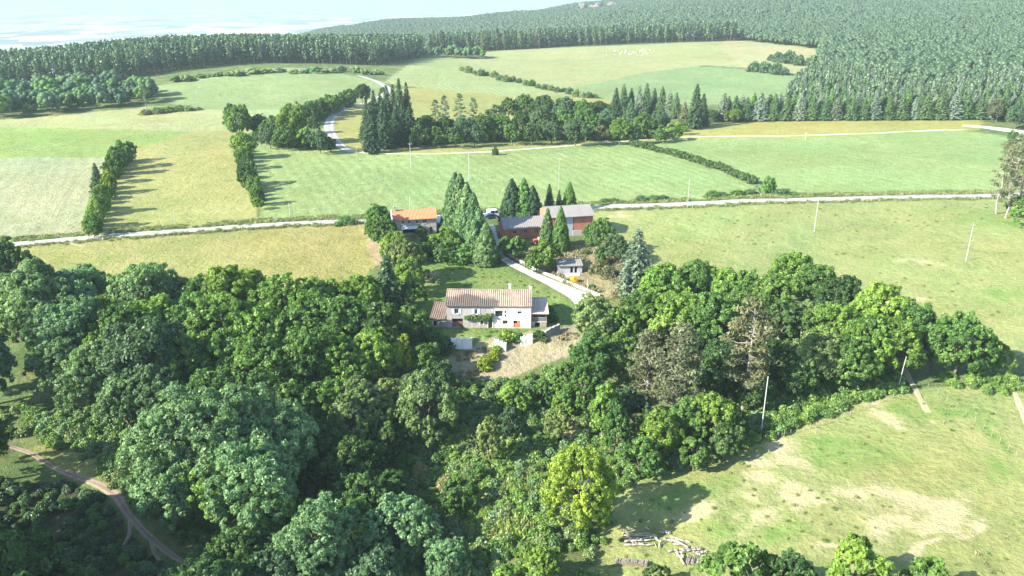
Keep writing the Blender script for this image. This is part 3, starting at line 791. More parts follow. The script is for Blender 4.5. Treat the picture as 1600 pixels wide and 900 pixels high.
strip('path', [(1585, 608, .7), (1590, 625, 1.2), (1598, 645, 1.2), (1612, 680, 1.2)], road_mat('dusty worn track', (.22, .20, .11), (.31, .27, .17), (.17, .19, .07)), off=.05, step=.7, seed=14, ragged=.25)
strip('path', [(640, 52, 9), (618, 58, 10), (608, 63, 9)], road_mat('pink cutting', (.36, .26, .22), (.46, .36, .32), (.3, .22, .17)), off=.6, step=6, seed=15, ragged=2)
M_TRAM = plain_mat('trampled crop', (.10, .12, .05), (.15, .17, .075), .8, obj=False)
for dx in (0, 8): strip('wheel_track', [(80 + dx, 341, .45), (92 + dx, 318, .45), (108 + dx, 295, .45), (130 + dx, 268, .45), (164 + dx * .6, 247, .45)], M_TRAM, off=.05, step=2, lanes=2, seed=40 + dx)
M_ROW = plain_mat('crop row gap', (.095, .15, .05), (.12, .185, .062), .8, obj=False)
for k in range(9): strip('crop_row', [(420 + 17 * k, 238 + k * .5, .35), (430 + 18 * k, 262 + k, .45), (444 + 19 * k, 296 - k * 2, .35)], M_ROW, off=.04, step=2.5, lanes=2, seed=60 + k)

# ---------------------------------------------------------------- mesh builder for built things
class MB:
    def __init__(s): s.v, s.f = [], []
    def box(s, x0, x1, y0, y1, z0, z1):
        k = len(s.v)
        s.v += [(x, y, z) for z in (z0, z1) for x, y in ((x0, y0), (x1, y0), (x1, y1), (x0, y1))]
        s.f += [tuple(k + i for i in f) for f in ((3, 2, 1, 0), (4, 5, 6, 7), (0, 1, 5, 4), (1, 2, 6, 5), (2, 3, 7, 6), (3, 0, 4, 7))]; return s
    def poly(s, *pts):
        k = len(s.v); s.v += [tuple(p) for p in pts]; s.f.append(tuple(range(k, k + len(pts)))); return s
    def prism(s, pts, d):                 # closed outline extruded by vector d
        k = len(s.v); n = len(pts); d = Vector(d)
        s.v += [tuple(p) for p in pts] + [tuple(Vector(p) + d) for p in pts]
        s.f.append(tuple(range(k + n - 1, k - 1, -1))); s.f.append(tuple(range(k + n, k + 2 * n)))
        s.f += [(k + i, k + (i + 1) % n, k + n + (i + 1) % n, k + n + i) for i in range(n)]; return s
    def bar(s, p0, p1, r0, r1=None, sides=8):
        v, q = tubes([(p0, p1, r0, r1 if r1 is not None else r0)], sides); k = len(s.v)
        s.v += [tuple(a) for a in v]; s.f += [tuple(int(i) + k for i in a) for a in q]
        s.f.append(tuple(range(k + sides - 1, k - 1, -1))); return s
    def build(s, name, m, parent=None, smooth=False, bev=0.0):
        me = bpy.data.meshes.new(name); me.from_pydata(s.v, [], s.f); me.materials.append(m)
        bm = bmesh.new(); bm.from_mesh(me); bmesh.ops.recalc_face_normals(bm, faces=bm.faces)
        if bev: bmesh.ops.bevel(bm, geom=bm.edges[:], offset=bev, segments=1, affect='EDGES')
        bm.to_mesh(me); bm.free()
        if smooth: me.polygons.foreach_set('use_smooth', [True] * len(me.polygons))
        return link(name, me, parent)
def wall_front(mb, x0, x1, z0, z1, holes, y=0.0, deep=.3):
    """a wall face at y looking to -y, with real openings and their reveals"""
    xs = sorted({x0, x1, *[h[0] for h in holes], *[h[1] for h in holes]}); zs = sorted({z0, z1, *[h[2] for h in holes], *[h[3] for h in holes]})
    for i in range(len(xs) - 1):
        for j in range(len(zs) - 1):
            cx, cz = (xs[i] + xs[i + 1]) / 2, (zs[j] + zs[j + 1]) / 2
            if any(h[0] < cx < h[1] and h[2] < cz < h[3] for h in holes): continue
            mb.poly((xs[i], y, zs[j]), (xs[i + 1], y, zs[j]), (xs[i + 1], y, zs[j + 1]), (xs[i], y, zs[j + 1]))
    for a, b_, c, d in holes:
        mb.poly((a, y, c), (a, y, d), (a, y + deep, d), (a, y + deep, c)); mb.poly((b_, y, c), (b_, y + deep, c), (b_, y + deep, d), (b_, y, d))
        mb.poly((a, y, d), (b_, y, d), (b_, y + deep, d), (a, y + deep, d)); mb.poly((a, y, c), (a, y + deep, c), (b_, y + deep, c), (b_, y, c))
M_GLASS, nt, b = mat('dark glass', .12); b.inputs['Base Color'].default_value = (.018, .022, .025, 1); b.inputs['Specular IOR Level'].default_value = .5
M_FRAME = plain_mat('white window paint', (0.422, 0.422, 0.408), (0.503, 0.503, 0.490), 3)
M_DARK = plain_mat('dark interior', (.016, .014, .013), (.03, .027, .024), 2)  # near-black paint on thin sheets, standing in for unlit rooms behind openings
M_SHUT = plain_mat('pale blue shutter', (0.306, 0.343, 0.348), (0.367, 0.404, 0.410), 4)
def window(parent, x0, x1, z0, z1, y, bars=(1, 0), frame=.07, rec=.16, m=None, name='window'):
    f = MB(); fy0, fy1 = y + rec, y + rec + .06
    f.box(x0, x1, fy0, fy1, z0, z0 + frame); f.box(x0, x1, fy0, fy1, z1 - frame, z1)
    f.box(x0, x0 + frame, fy0, fy1, z0 + frame, z1 - frame); f.box(x1 - frame, x1, fy0, fy1, z0 + frame, z1 - frame)
    for k_ in range(bars[0]):
        c = x0 + (x1 - x0) * (k_ + 1) / (bars[0] + 1); f.box(c - .03, c + .03, fy0 + .006, fy1 - .006, z0 + frame, z1 - frame)
    w_ = f.build(name, m or M_FRAME, parent)
    MB().box(x0 + .01, x1 - .01, fy1 + .004, fy1 + .03, z0 + .01, z1 - .01).build('pane', M_GLASS, w_)
    return w_
def stone_mat(name, c1, c2, c3, scale=1.0, patch=.35, cell=2.6, cs=.16):
    m, nt, b = mat(name, .95); v = pos_out(nt, True)
    base = ramp(nt, noise_node(nt, v, patch, 6, .68), [(.3, c1), (.5, c2), (.72, c3)])
    vo = nt.nodes.new('ShaderNodeTexVoronoi'); vo.inputs['Scale'].default_value = cell; nt.links.new(v, vo.inputs['Vector'])
    base = mixc(nt, cs * 3, base, mixc(nt, 1.0, base, ramp(nt, vo.outputs['Color'], [(0, g3(.7)), (1, g3(1.2))]), 'MULTIPLY'))
    mp = nt.nodes.new('ShaderNodeMapping'); mp.inputs['Scale'].default_value = (1.6, 1.6, .22); nt.links.new(v, mp.inputs['Vector'])
    base = mixc(nt, ramp(nt, noise_node(nt, mp.outputs[0], .9, 6, .7), [(.48, g3(0)), (.72, g3(.55))]), base, mixc(nt, 1.0, base, (.52, .49, .45), 'MULTIPLY'))
    nt.links.new(base, b.inputs['Base Color']); bump(nt, b, vo.outputs['Distance'], .35, .06)
    return m
M_STONE = stone_mat('grey-beige rubble wall', (0.213, 0.197, 0.176), (0.267, 0.250, 0.230), (0.310, 0.293, 0.272))
M_RENDER = stone_mat('pale cream render', (0.418, 0.392, 0.342), (0.481, 0.456, 0.412), (0.507, 0.488, 0.450), cell=1.2, cs=.04)
M_RUBBLE = stone_mat('dark old stone', (.16, .14, .12), (.24, .21, .18), (.34, .30, .26), cell=3.4)
M_WHITEW = stone_mat('whitewashed wall', (0.450, 0.433, 0.391), (0.538, 0.511, 0.465), (0.599, 0.569, 0.519), cell=1.6, cs=.05)
M_HOUSE = stone_mat('beige rough render', (0.259, 0.230, 0.194), (0.302, 0.274, 0.238), (0.346, 0.324, 0.288), cell=2.0, cs=.05)
M_BLOCK = stone_mat('pale block base', (0.253, 0.227, 0.190), (0.306, 0.280, 0.242), (0.348, 0.326, 0.290), cell=1.6, cs=.08)
M_BRICK = stone_mat('red hollow brick', (0.272, 0.100, 0.060), (0.336, 0.128, 0.080), (0.376, 0.160, 0.108), cell=5, cs=.10)
M_GREYW = plain_mat('grey cement', (0.225, 0.225, 0.217), (0.300, 0.300, 0.292), 1.2)
M_WOOD = plain_mat('weathered boards', (.16, .13, .10), (.26, .22, .18), 3)
M_REDDOOR = plain_mat('red-orange door', (.46, .115, .06), (.54, .16, .09), 2)
M_BROWND = plain_mat('brown door', (.10, .05, .035), (.15, .08, .055), 2)
M_STEEL = plain_mat('grey sheet metal', (0.288, 0.304, 0.304), (0.368, 0.376, 0.376), 2, .6)
def tile_mat(name, stops, lich=None, scale=.55, col_scale=2.2):
    m, nt, b = mat(name, .92); v = pos_out(nt, True)
    mp = nt.nodes.new('ShaderNodeMapping'); mp.inputs['Scale'].default_value = (col_scale, .5, .5); nt.links.new(v, mp.inputs['Vector'])
    cols_ = ramp(nt, noise_node(nt, mp.outputs[0], 1.6, 5, .8), stops)
    base = mixc(nt, .5, cols_, ramp(nt, noise_node(nt, v, scale, 6, .7), stops))
    if lich:
        a = nt.nodes.new('ShaderNodeAttribute'); a.attribute_name = 'lichen'
        nn = noise_node(nt, v, .7, 8, .75)
        base = mixc(nt, ramp(nt, math_(nt, 'ADD', math_(nt, 'MULTIPLY', a.outputs['Fac'], .42), math_(nt, 'MULTIPLY', nn, .9)), [(.50, g3(0)), (.66, g3(.85))]), base, lich)
    nt.links.new(base, b.inputs['Base Color'])
    return m
M_TILE = tile_mat('weathered canal tiles', [(.30, (.085, .058, .042)), (.44, (.175, .125, .09)), (.56, (.24, .178, .13)), (.72, (.34, .27, .20))], (.055, .045, .040))
M_TILEO = tile_mat('new orange tiles', [(.3, (0.342, 0.122, 0.055)), (.7, (0.410, 0.171, 0.085))], None, 1.0, .6)
M_TILEDK = tile_mat('mossy old tiles', [(.3, (0.068, 0.051, 0.041)), (.5, (0.116, 0.085, 0.068)), (.7, (0.163, 0.122, 0.102))])
M_FIBRE = tile_mat('grey fibre cement sheets', [(.3, (0.132, 0.123, 0.114)), (.5, (0.162, 0.151, 0.138)), (.7, (0.194, 0.179, 0.159))], None, .5, 1.2)
def roof_sheet(name, parent, m, x0, x1, ya, za, yb, zb, per=.4, amp=.06, thick=.12, sag=0.0, lich=None, skew=0.0):
    """a corrugated slab between the eave line (ya, za) and the ridge line (yb, zb)"""
    nx = max(2, int((x1 - x0) / per * 6)); ny = 14
    xs = np.linspace(x0, x1, nx); t = np.linspace(0, 1, ny)
    X, T_ = np.meshgrid(xs, t)
    Y = ya + (yb - ya) * T_
    Z = za + (zb - za) * T_ + amp * np.sin((X - x0) / per * 2 * math.pi) - sag * np.sin((X - x0) / (x1 - x0) * math.pi) * (.3 + .7 * T_) + .018 * np.sin(X * 13.7 + T_ * 40) + .03 * vnoise(X / 1.3, T_ * 5, 7)
    X = X + skew * T_
    top = np.stack([X, Y, Z + thick], -1).reshape(-1, 3); bot = np.stack([X, Y, Z], -1).reshape(-1, 3)
    n = nx * ny; idx = np.arange(n).reshape(ny, nx)
    q = np.stack([idx[:-1, :-1], idx[:-1, 1:], idx[1:, 1:], idx[1:, :-1]], -1).reshape(-1, 4)
    Q = [q, q[:, ::-1] + n]
    for e in (idx[0], idx[-1][::-1], idx[:, 0][::-1], idx[:, -1]):
        Q.append(np.stack([e[:-1] + n, e[1:] + n, e[1:], e[:-1]], 1))
    me = np_mesh(name, np.concatenate([top, bot]), np.concatenate(Q), mats=[m])
    lv = np.zeros(n) if lich is None else lich(X.ravel(), T_.ravel())
    a = me.attributes.new('lichen', 'FLOAT', 'POINT'); a.data.foreach_set('value', np.concatenate([lv, lv]).astype(np.float32))
    return link(name, me, parent)

# ---------------------------------------------------------------- stone farmhouse
FX0, FY0 = -8.45, -4.3                 # local origin: lower left corner of the front
fr = empty('farmhouse', (FARM[0], FARM[1], 0.0), FARM[2])
tag(fr, 'long stone farmhouse with weathered tile roof, pale rendered right half and red door', 'house')
W_, Hf, Dp, RID = 16.9, 4.75, 8.8, 1.75
def X(a): return FX0 + a
holesL = [(1.62, 2.42, 3.0, 4.05), (5.65, 6.2, 2.95, 4.0), (1.1, 3.25, .12, 1.95), (6.75, 7.3, .75, 1.75), (8.35, 9.15, .02, 1.9)]
holesR = [(9.72, 11.28, 2.4, 3.72), (11.6, 11.95, 3.2, 3.72), (11.6, 11.95, 2.4, 2.92), (11.25, 12.2, .85, 1.65), (14.2, 15.0, 3.1, 3.65), (13.4, 14.75, .06, 1.62)]
mb = MB(); wall_front(mb, X(0), X(9.4), -1.2, Hf, [(X(a), X(b_), c, d) for a, b_, c, d in holesL], FY0)
mb.poly((X(0), FY0, -1.2), (X(0), FY0 + Dp, -1.2), (X(0), FY0 + Dp, Hf), (X(0), FY0 + Dp / 2, Hf + RID), (X(0), FY0, Hf))
mb.poly((X(W_), FY0 + Dp, -1.2), (X(0), FY0 + Dp, -1.2), (X(0), FY0 + Dp, Hf), (X(W_), FY0 + Dp, Hf))
mb.build('wall', M_STONE, fr)
mb = MB(); wall_front(mb, X(9.4), X(W_), -1.2, Hf, [(X(a), X(b_), c, d) for a, b_, c, d in holesR], FY0 - .07, .34)
mb.poly((X(9.4), FY0 - .07, -1.2), (X(9.4), FY0, -1.2), (X(9.4), FY0, Hf), (X(9.4), FY0 - .07, Hf))
mb.poly((X(W_), FY0 - .07, -1.2), (X(W_), FY0 + Dp, -1.2), (X(W_), FY0 + Dp, Hf), (X(W_), FY0 + Dp / 2, Hf + RID), (X(W_), FY0 - .07, Hf))
o = mb.build('wall', M_RENDER, fr); o['label'] = 'pale cream rendered right half of the front'
MB().box(X(.2), X(W_ - .2), FY0 + .45, FY0 + .5, -.5, Hf - .05).build('shade_sheet', M_DARK, fr)
MB().box(X(-.12), X(W_ + .1), FY0 - .24, FY0 - .075, Hf - .14, Hf + .03).build('eave_moulding', M_RENDER, fr)
lich = lambda x, t: np.clip(1.15 - np.hypot((x - X(4.2)) / 6.6, (t - .12) / .6) ** 2 + .25 * np.sin(x * 1.1) - .2 * (x > X(10.5)), 0, 1)
rf = roof_sheet('roof', fr, M_TILE, X(-.2), X(W_ + .15), FY0 - .42, Hf + .02, FY0 + Dp / 2, Hf + RID + .03, .42, .065, .1, .06, lich)
roof_sheet('roof', fr, M_TILE, X(-.2), X(W_ + .15), FY0 + Dp + .42, Hf + .02, FY0 + Dp / 2 + .02, Hf + RID + .03, .42, .065, .1, .06)
mb = MB()
for k in range(40):
    xa = X(-.2) + k * (W_ + .35) / 40; mb.bar((xa, FY0 + Dp / 2, Hf + RID + .1 - .06 * math.sin((k + .5) / 40 * math.pi)), (xa + .45, FY0 + Dp / 2, Hf + RID + .11 - .06 * math.sin((k + .5) / 40 * math.pi)), .13, .11, 8)
mb.build('ridge_tiles', M_TILE, rf)
def chimney(parent, x, y, z0, z1, sx, sy, m):
    c = MB().box(x - sx, x + sx, y - sy, y + sy, z0, z1).box(x - sx - .06, x + sx + .06, y - sy - .06, y + sy + .06, z1 + .004, z1 + .12).build('chimney', m, parent)
    MB().bar((x, y, z1 + .12), (x, y, z1 + .42), .13, .11).build('pot', M_TILE, c)
chimney(rf, X(12.55), FY0 + Dp / 2 + .5, Hf + .8, Hf + RID + .95, .24, .3, M_RENDER)
chimney(rf, X(16.75), FY0 + Dp / 2 + .3, Hf + .8, Hf + RID + .55, .26, .3, M_WHITEW)
window(fr, X(1.62), X(2.42), 3.0, 4.05, FY0, (1, 0)); window(fr, X(5.65), X(6.2), 2.95, 4.0, FY0, (0, 0), .1)
for xa in (1.05, 2.46, 5.1, 6.24):
    mb = MB().box(X(xa), X(xa + .52), FY0 - .06, FY0 - .006, 2.95, 4.1)
    for k in range(3): mb.box(X(xa + .03), X(xa + .49), FY0 - .085, FY0 - .062, 3.1 + k * .4, 3.17 + k * .4)
    mb.build('shutter', M_SHUT, fr)
for xa, xb, z in ((5.55, 6.3, 2.86), (1.55, 2.5, 2.9)): MB().box(X(xa), X(xb), FY0 - .13, FY0 - .005, z, z + .09).build('sill', M_FRAME, fr)
window(fr, X(6.75), X(7.3), .75, 1.75, FY0, (1, 0), .06, m=M_WOOD)
window(fr, X(9.72), X(11.28), 2.4, 3.72, FY0 - .07, (0, 0), .08, .22); window(fr, X(11.6), X(11.95), 3.2, 3.72, FY0 - .07, (0, 0), .05, .2); window(fr, X(11.6), X(11.95), 2.4, 2.92, FY0 - .07, (0, 0), .05, .2)
window(fr, X(11.25), X(12.2), .85, 1.65, FY0 - .07, (1, 0), .05, .2, M_WOOD); window(fr, X(14.2), X(15.0), 3.1, 3.65, FY0 - .07, (1, 0), .05, .2, M_WOOD)
mb = MB()
for xa, xb, z0, z1 in ((9.5, 9.7, 2.3, 3.85), (12.0, 12.16, 2.3, 3.85), (9.5, 12.16, 3.86, 4.02), (9.5, 12.16, 2.16, 2.29)): mb.box(X(xa), X(xb), FY0 - .12, FY0 - .073, z0, z1)
mb.build('window_surround', M_FRAME, fr)
d = MB().box(X(1.1), X(3.25), FY0 + .24, FY0 + .3, .12, 1.25).build('garage_door', M_BROWND, fr); d['label'] = 'dark half-open garage door'
d = MB().box(X(8.42), X(9.1), FY0 + .18, FY0 + .24, .02, 1.85).build('door', M_BROWND, fr); MB().box(X(9.0), X(9.05), FY0 + .14, FY0 + .178, .9, 1.02).build('handle', M_STEEL, d)
mb = MB().box(X(13.42), X(14.08), FY0 + .02, FY0 + .08, .06, 1.0).box(X(14.1), X(14.73), FY0 + .02, FY0 + .08, .06, 1.6)
d = mb.build('door', M_REDDOOR, fr); d['label'] = 'red-orange barn door with open upper left leaf'
mb = MB().box(X(8.1), X(8.33), FY0 - .05, FY0 - .004, 0, 2.0).box(X(9.17), X(9.38), FY0 - .05, FY0 - .004, 0, 2.0).box(X(6.55), X(6.73), FY0 - .05, FY0 - .004, .6, 1.9).box(X(7.32), X(7.5), FY0 - .05, FY0 - .004, .6, 1.9)
mb.build('door_surround', M_FRAME, fr)
MB().bar((X(9.34), FY0 - .12, .1), (X(9.34), FY0 - .12, Hf - .2), .05).build('downpipe', M_STEEL, fr)
# the vine trained along the front
r = np.random.default_rng(77); pv_, nv_, tv_ = [], [], []
for k in range(150):
    f = r.random(); x = 3.7 + f * 5.5; zc = 2.35 + (.42 * f ** 2 + .1 * math.sin(f * 7)); hh = .28 + .30 * f ** 3
    c = np.array([X(x), FY0 - .25 - r.random() * .35, zc + r.normal() * hh * .55]); e = rdir(26, r)
    pv_.append(c + e * .22 * r.uniform(.5, 1.1, (26, 1))); nv_.append(nrm(e + np.array([0, -.5, .5]))); tv_.append(np.clip(r.uniform(.3, .7) + r.normal(size=26) * .15, 0, 1))
pv_ = np.concatenate(pv_); v, q = leaf_quads(pv_, np.concatenate(nv_), .14 * r.uniform(.7, 1.3, len(pv_)), .7)
vn = empty('vine', (FARM[0], FARM[1], 0), FARM[2]); tag(vn, 'green climbing vine trained along the farmhouse front above the doors', 'vine')
o = link('leaves', np_mesh('vine_leaves', v, q, np.repeat(np.concatenate(tv_), 4), [M_LEAF]), vn); o.color = (.075, .13, .025, 1)
sg = bend((X(8.25), FY0 - .15, 0), (X(8.2), FY0 - .2, 2.6), .05, .03, 4) + bend((X(8.2), FY0 - .2, 2.6), (X(3.8), FY0 - .25, 2.4), .03, .015, 6)
link('stem', np_mesh('vine_stem', *tubes(sg), mats=[M_BARK]), vn)
# lean-to on the right
pr = empty('open_shed', (FARM[0], FARM[1], 0.0), FARM[2]); tag(pr, 'open fronted lean-to shed with sagging pale tiled roof against the farmhouse right end', 'shed')
xa, xb = X(W_ + .06), X(20.1)
mb = MB().box(xa, xa + .75, FY0 + .5, FY0 + .8, -1.0, 1.2).box(xa + 1.75, xb - .02, FY0 + .5, FY0 + .8, -1.0, 1.25).box(xb - .3, xb, FY0 + .81, FY0 + 6, -1, 2.0).box(xa + .02, xb - .31, FY0 + 5.7, FY0 + 6, -1, 3.9).box(xa + .76, xa + 1.74, FY0 + .5, FY0 + .8, 1.02, 1.22)
mb.build('wall', M_BLOCK, pr)
MB().box(xa + 1.85, xb - .12, FY0 + .44, FY0 + .495, .1, 1.1).build('door', M_WOOD, pr)
MB().box(xa + .05, xb - .31, FY0 + .82, FY0 + 5.6, 1.26, 1.4).build('loft_floor', M_WOOD, pr)
roof_sheet('roof', pr, tile_mat('pale lichened tiles', [(.3, (.24, .18, .15)), (.5, (.34, .27, .22)), (.7, (.44, .37, .30))]), xa + .02, xb + .35, FY0 - .05, 3.05, FY0 + 6.2, 4.25, .42, .05, .1, .1, None, -.3)
for px_ in (xa + .12, xb - .15): MB().box(px_ - .07, px_ + .07, FY0 + .55, FY0 + .7, 1.26, 3.06).build('post', M_WOOD, pr)
mb = MB().box(xa + .2, xb - .23, FY0 + .58, FY0 + .64, 2.0, 2.07)
for k in range(16): mb.box(xa + .25 + k * .165, xa + .29 + k * .165, FY0 + .59, FY0 + .63, 1.41, 1.999)
mb.build('railing', M_STEEL, pr)
# old stone outbuilding on the left
sh = empty('stone_outbuilding', (FARM[0], FARM[1], 0.0), FARM[2]); tag(sh, 'small dark stone outbuilding with mossy tile roof beside the farmhouse left gable', 'outbuilding')
mb = MB(); wall_front(mb, X(-3.3), X(-.05), -1.5, 1.75, [(X(-2.75), X(-2.1), .15, 1.3)], FY0 + .4)
mb.poly((X(-3.3), FY0 + .4, -1.5), (X(-3.3), FY0 + 6, -1.5), (X(-3.3), FY0 + 6, 3.1), (X(-3.3), FY0 + .4, 1.75)); mb.poly((X(-3.3), FY0 + 6, -1.5), (X(-.05), FY0 + 6, -1.5), (X(-.05), FY0 + 6, 3.1), (X(-3.3), FY0 + 6, 3.1))
mb.build('wall', M_RUBBLE, sh); MB().box(X(-3), X(-.3), FY0 + 1, FY0 + 1.05, -.5, 1.7).build('shade_sheet', M_DARK, sh)
roof_sheet('roof', sh, M_TILEDK, X(-3.5), X(-.26), FY0 + .1, 1.72, FY0 + 6.1, 3.35, .42, .06, .1, .12, None, .55)
rw = MB().box(X(-5.7), X(-5.2), FY0 + 1.2, FY0 + 1.8, -2, 2.2).box(X(-5.7), X(-5.2), FY0 + 1.81, FY0 + 4.5, -2, 1.6).build('ruined_wall', M_RUBBLE); rw.location = (FARM[0], FARM[1], 0); tag(rw, 'ruined old stone wall stub among shade left of the outbuilding', 'wall')

for e_ in (fr, vn, pr, sh): e_.scale = (1.03, 1.03, 1.03)
# retaining walls below the farmhouse
def wall_run(name, label, pa, pb, h, thick, m, lean=.12):
    a = at(*pa); b_ = at(*pb); d = (b_ - a); L_ = math.hypot(d.x, d.y)
    e = empty(name, a, math.atan2(d.y, d.x)); n = 9; mb = MB()
    for k in range(n):
        x0, x1 = L_ * k / n, L_ * (k + 1) / n; zz = [h1(a.x + d.x * t / L_, a.y + d.y * t / L_) - a.z for t in (x0, x1)]
        hh = [h * (1 + .10 * math.sin(k_ * 2.1 + h) * .7) for k_ in (k, k + 1)]
        mb.prism([(x0, -thick / 2, zz[0] - 1), (x1, -thick / 2, zz[1] - 1), (x1, -thick / 2 + lean, zz[1] + hh[1]), (x0, -thick / 2 + lean, zz[0] + hh[0])], (0, thick, 0))
    o = mb.build(name, m, None); o.location = e.location; o.rotation_euler = e.rotation_euler; bpy.data.objects.remove(e)
    return tag(o, label, 'wall')
wall_run('retaining_wall', 'whitewashed retaining wall at the lawn edge, longest, below the garage', (705, 544), (738, 544), 2.1, .5, M_WHITEW)
wall_run('retaining_wall', 'sloping white retaining wall beside the yellow-green bush on bare soil', (773, 541), (791, 549), 1.7, .5, M_WHITEW)
wall_run('retaining_wall', 'short white retaining wall between two round bushes', (814, 540), (832, 536), 1.8, .5, M_WHITEW)
wall_run('retaining_wall', 'low grey stone retaining wall at the right end of the lawn', (852, 527), (874, 515), 1.2, .5, M_GREYW)
wall_run('kerb_wall', 'low pale kerb wall running along the uphill side of the white driveway', (786, 394), (829, 419), .65, .3, M_BLOCK, .02)
wall_run('kerb_wall', 'low pale kerb wall along the lower driveway bend towards the wood', (830, 419.5), (938, 464), .65, .3, M_BLOCK, .02)

# ---------------------------------------------------------------- orange-roofed house above
hs = empty('roadside_house', (HOUSE[0], HOUSE[1], 4.3), HOUSE[2]); tag(hs, 'two-storey beige house with bright orange tiled roof beside the road', 'house')
hx0, hx1, hy0, hy1, hh, hr = -5.7, 5.7, -3.9, 3.9, 4.35, 1.6
wn = [(-3.5, -2.75, 3.1, 3.95), (-1.9, -1.1, 3.1, 3.95), (.25, 1.05, 3.1, 3.95), (2.1, 3.2, 3.1, 3.95)]; dr = (3.9, 4.65, .05, 2.0)
mb = MB(); wall_front(mb, hx0, hx1, -1.5, hh, wn + [dr, (-3.2, .4, .6, 1.9)], hy0)
for s_ in (hx1,): mb.poly((s_, hy0, -1.5), (s_, hy1, -1.5), (s_, hy1, hh), (s_, 0, hh + hr), (s_, hy0, hh))
mb.poly((hx0, hy1, -1.5), (hx1, hy1, -1.5), (hx1, hy1, hh), (hx0, hy1, hh)); mb.build('wall', M_HOUSE, hs)
o = MB().prism([(hx0 - .16, hy0 - .3, -1.5), (hx0 - .16, hy1, -1.5), (hx0 - .16, hy1, hh + .1), (hx0 - .16, 0, hh + hr + .28), (hx0 - .16, hy0 - .3, hh + .1)], (.16, 0, 0)).build('gable_wall', M_WHITEW, hs); o['label'] = 'white gable wall'
MB().box(hx0 + .1, hx1 - .1, hy0 + .5, hy0 + .55, -1, hh - .1).build('shade_sheet', M_DARK, hs)
rf = roof_sheet('roof', hs, M_TILEO, hx0 + .02, hx1 + .25, hy0 - .45, hh - .05, .02, hh + hr, .36, .045, .1, .05)
roof_sheet('roof', hs, M_TILEO, hx0 + .02, hx1 + .25, hy1 + .4, hh - .05, .04, hh + hr, .36, .045, .1, .05)
chimney(rf, hx0 + .75, -.35, hh + .6, hh + hr + 1.1, .34, .4, M_HOUSE)
for a in wn: window(hs, *a, hy0, (1, 0), .07)
for a in wn: MB().box(a[0] - .1, a[1] + .1, hy0 - .1, hy0 - .005, a[2] - .1, a[2] - .01).build('sill', M_FRAME, hs)
MB().box(dr[0] + .03, dr[1] - .03, hy0 + .18, hy0 + .23, .05, 2.06).build('door', M_BROWND, hs)
mb = MB().prism([(-3.6, hy0 - 1.9, 2.15), (.6, hy0 - 1.9, 2.15), (.6, hy0 - .02, 2.45), (-3.6, hy0 - .02, 2.45)], (0, 0, .1))
for px_ in (-3.45, .45): mb.bar((px_, hy0 - 1.8, -1), (px_, hy0 - 1.8, 2.16), .06)
mb.build('canopy', M_FRAME, hs)
an = empty('lean_to', (HOUSE[0], HOUSE[1], 4.3), HOUSE[2]); tag(an, 'low grey lean-to with flat pale roof joined to the right of the orange-roofed house', 'shed')
mb = MB(); wall_front(mb, hx1 + .05, hx1 + 3.0, -1.5, 2.6, [(hx1 + .5, hx1 + 1.6, .05, 2.0)], -2.2); mb.poly((hx1 + 3.0, -2.2, -1.5), (hx1 + 3.0, 2.5, -1.5), (hx1 + 3.0, 2.5, 2.6), (hx1 + 3.0, -2.2, 2.6)); mb.poly((hx1 + .05, 2.5, -1.5), (hx1 + 3, 2.5, -1.5), (hx1 + 3, 2.5, 2.6), (hx1 + .05, 2.5, 2.6))
mb.build('wall', M_GREYW, an); MB().box(hx1 + .3, hx1 + 2.9, -1.5, -1.45, -.5, 2.5).build('shade_sheet', M_DARK, an)
MB().prism([(hx1 + .28, -2.6, 2.62), (hx1 + 3.3, -2.6, 2.62), (hx1 + 3.3, 2.7, 2.9), (hx1 + .28, 2.7, 2.9)], (0, 0, .12)).build('roof', plain_mat('pale roof sheet', (.55, .56, .57), (.66, .66, .66), 1), an)

# ---------------------------------------------------------------- brick barn: long low range and taller block
ba = empty('brick_barn', (BARN[0], BARN[1], 4.3), BARN[2]); tag(ba, 'long red brick barn with grey corrugated roof and taller block at its right end', 'barn')
lx0, lx1, tx1 = -11.6, 0.0, 12.2
wl = [(-9.3, -8.3, 1.35, 2.2), (-6.4, -5.5, 1.35, 2.2), (-3.3, -2.5, 1.35, 2.2), (-1.3, -.5, 1.35, 2.2)]
mb = MB(); wall_front(mb, lx0, lx1, -2.0, 2.85, wl, -4.0)
mb.poly((lx0, -4, -2), (lx0, 4, -2), (lx0, 4, 2.85), (lx0, 0, 4.7), (lx0, -4, 2.85)); mb.poly((lx0, 4, -2), (lx1, 4, -2), (lx1, 4, 2.85), (lx0, 4, 2.85))
for px_ in (-11.4, -7.3, -4.4, -1.9): mb.box(px_ - .14, px_ + .14, -4.06, -4.005, -2, 2.8)
mb.build('wall', M_BRICK, ba)
for a in wl: window(ba, *a, -4.0, (1, 0), .06, m=M_STEEL)
MB().box(lx0 + .1, lx1 - .1, -3.5, -3.45, -1, 2.75).build('shade_sheet', M_DARK, ba)
roof_sheet('roof', ba, M_FIBRE, lx0 - .3, lx1 - .02, -4.5, 2.75, .01, 4.78, .5, .04, .06, .05); roof_sheet('roof', ba, M_FIBRE, lx0 - .3, lx1 - .02, 4.5, 2.75, .03, 4.78, .5, .04, .06, .05)
mb = MB(); wall_front(mb, 7.0, tx1, 1.5, 5.5, [], -4.6); wall_front(mb, lx1, 4.9, -2.0, 5.5, [], -4.6); mb.poly((tx1, -4.6, 1.5), (tx1, 4.4, 1.5), (tx1, 4.4, 5.5), (tx1, 0, 7.1), (tx1, -4.6, 5.5))
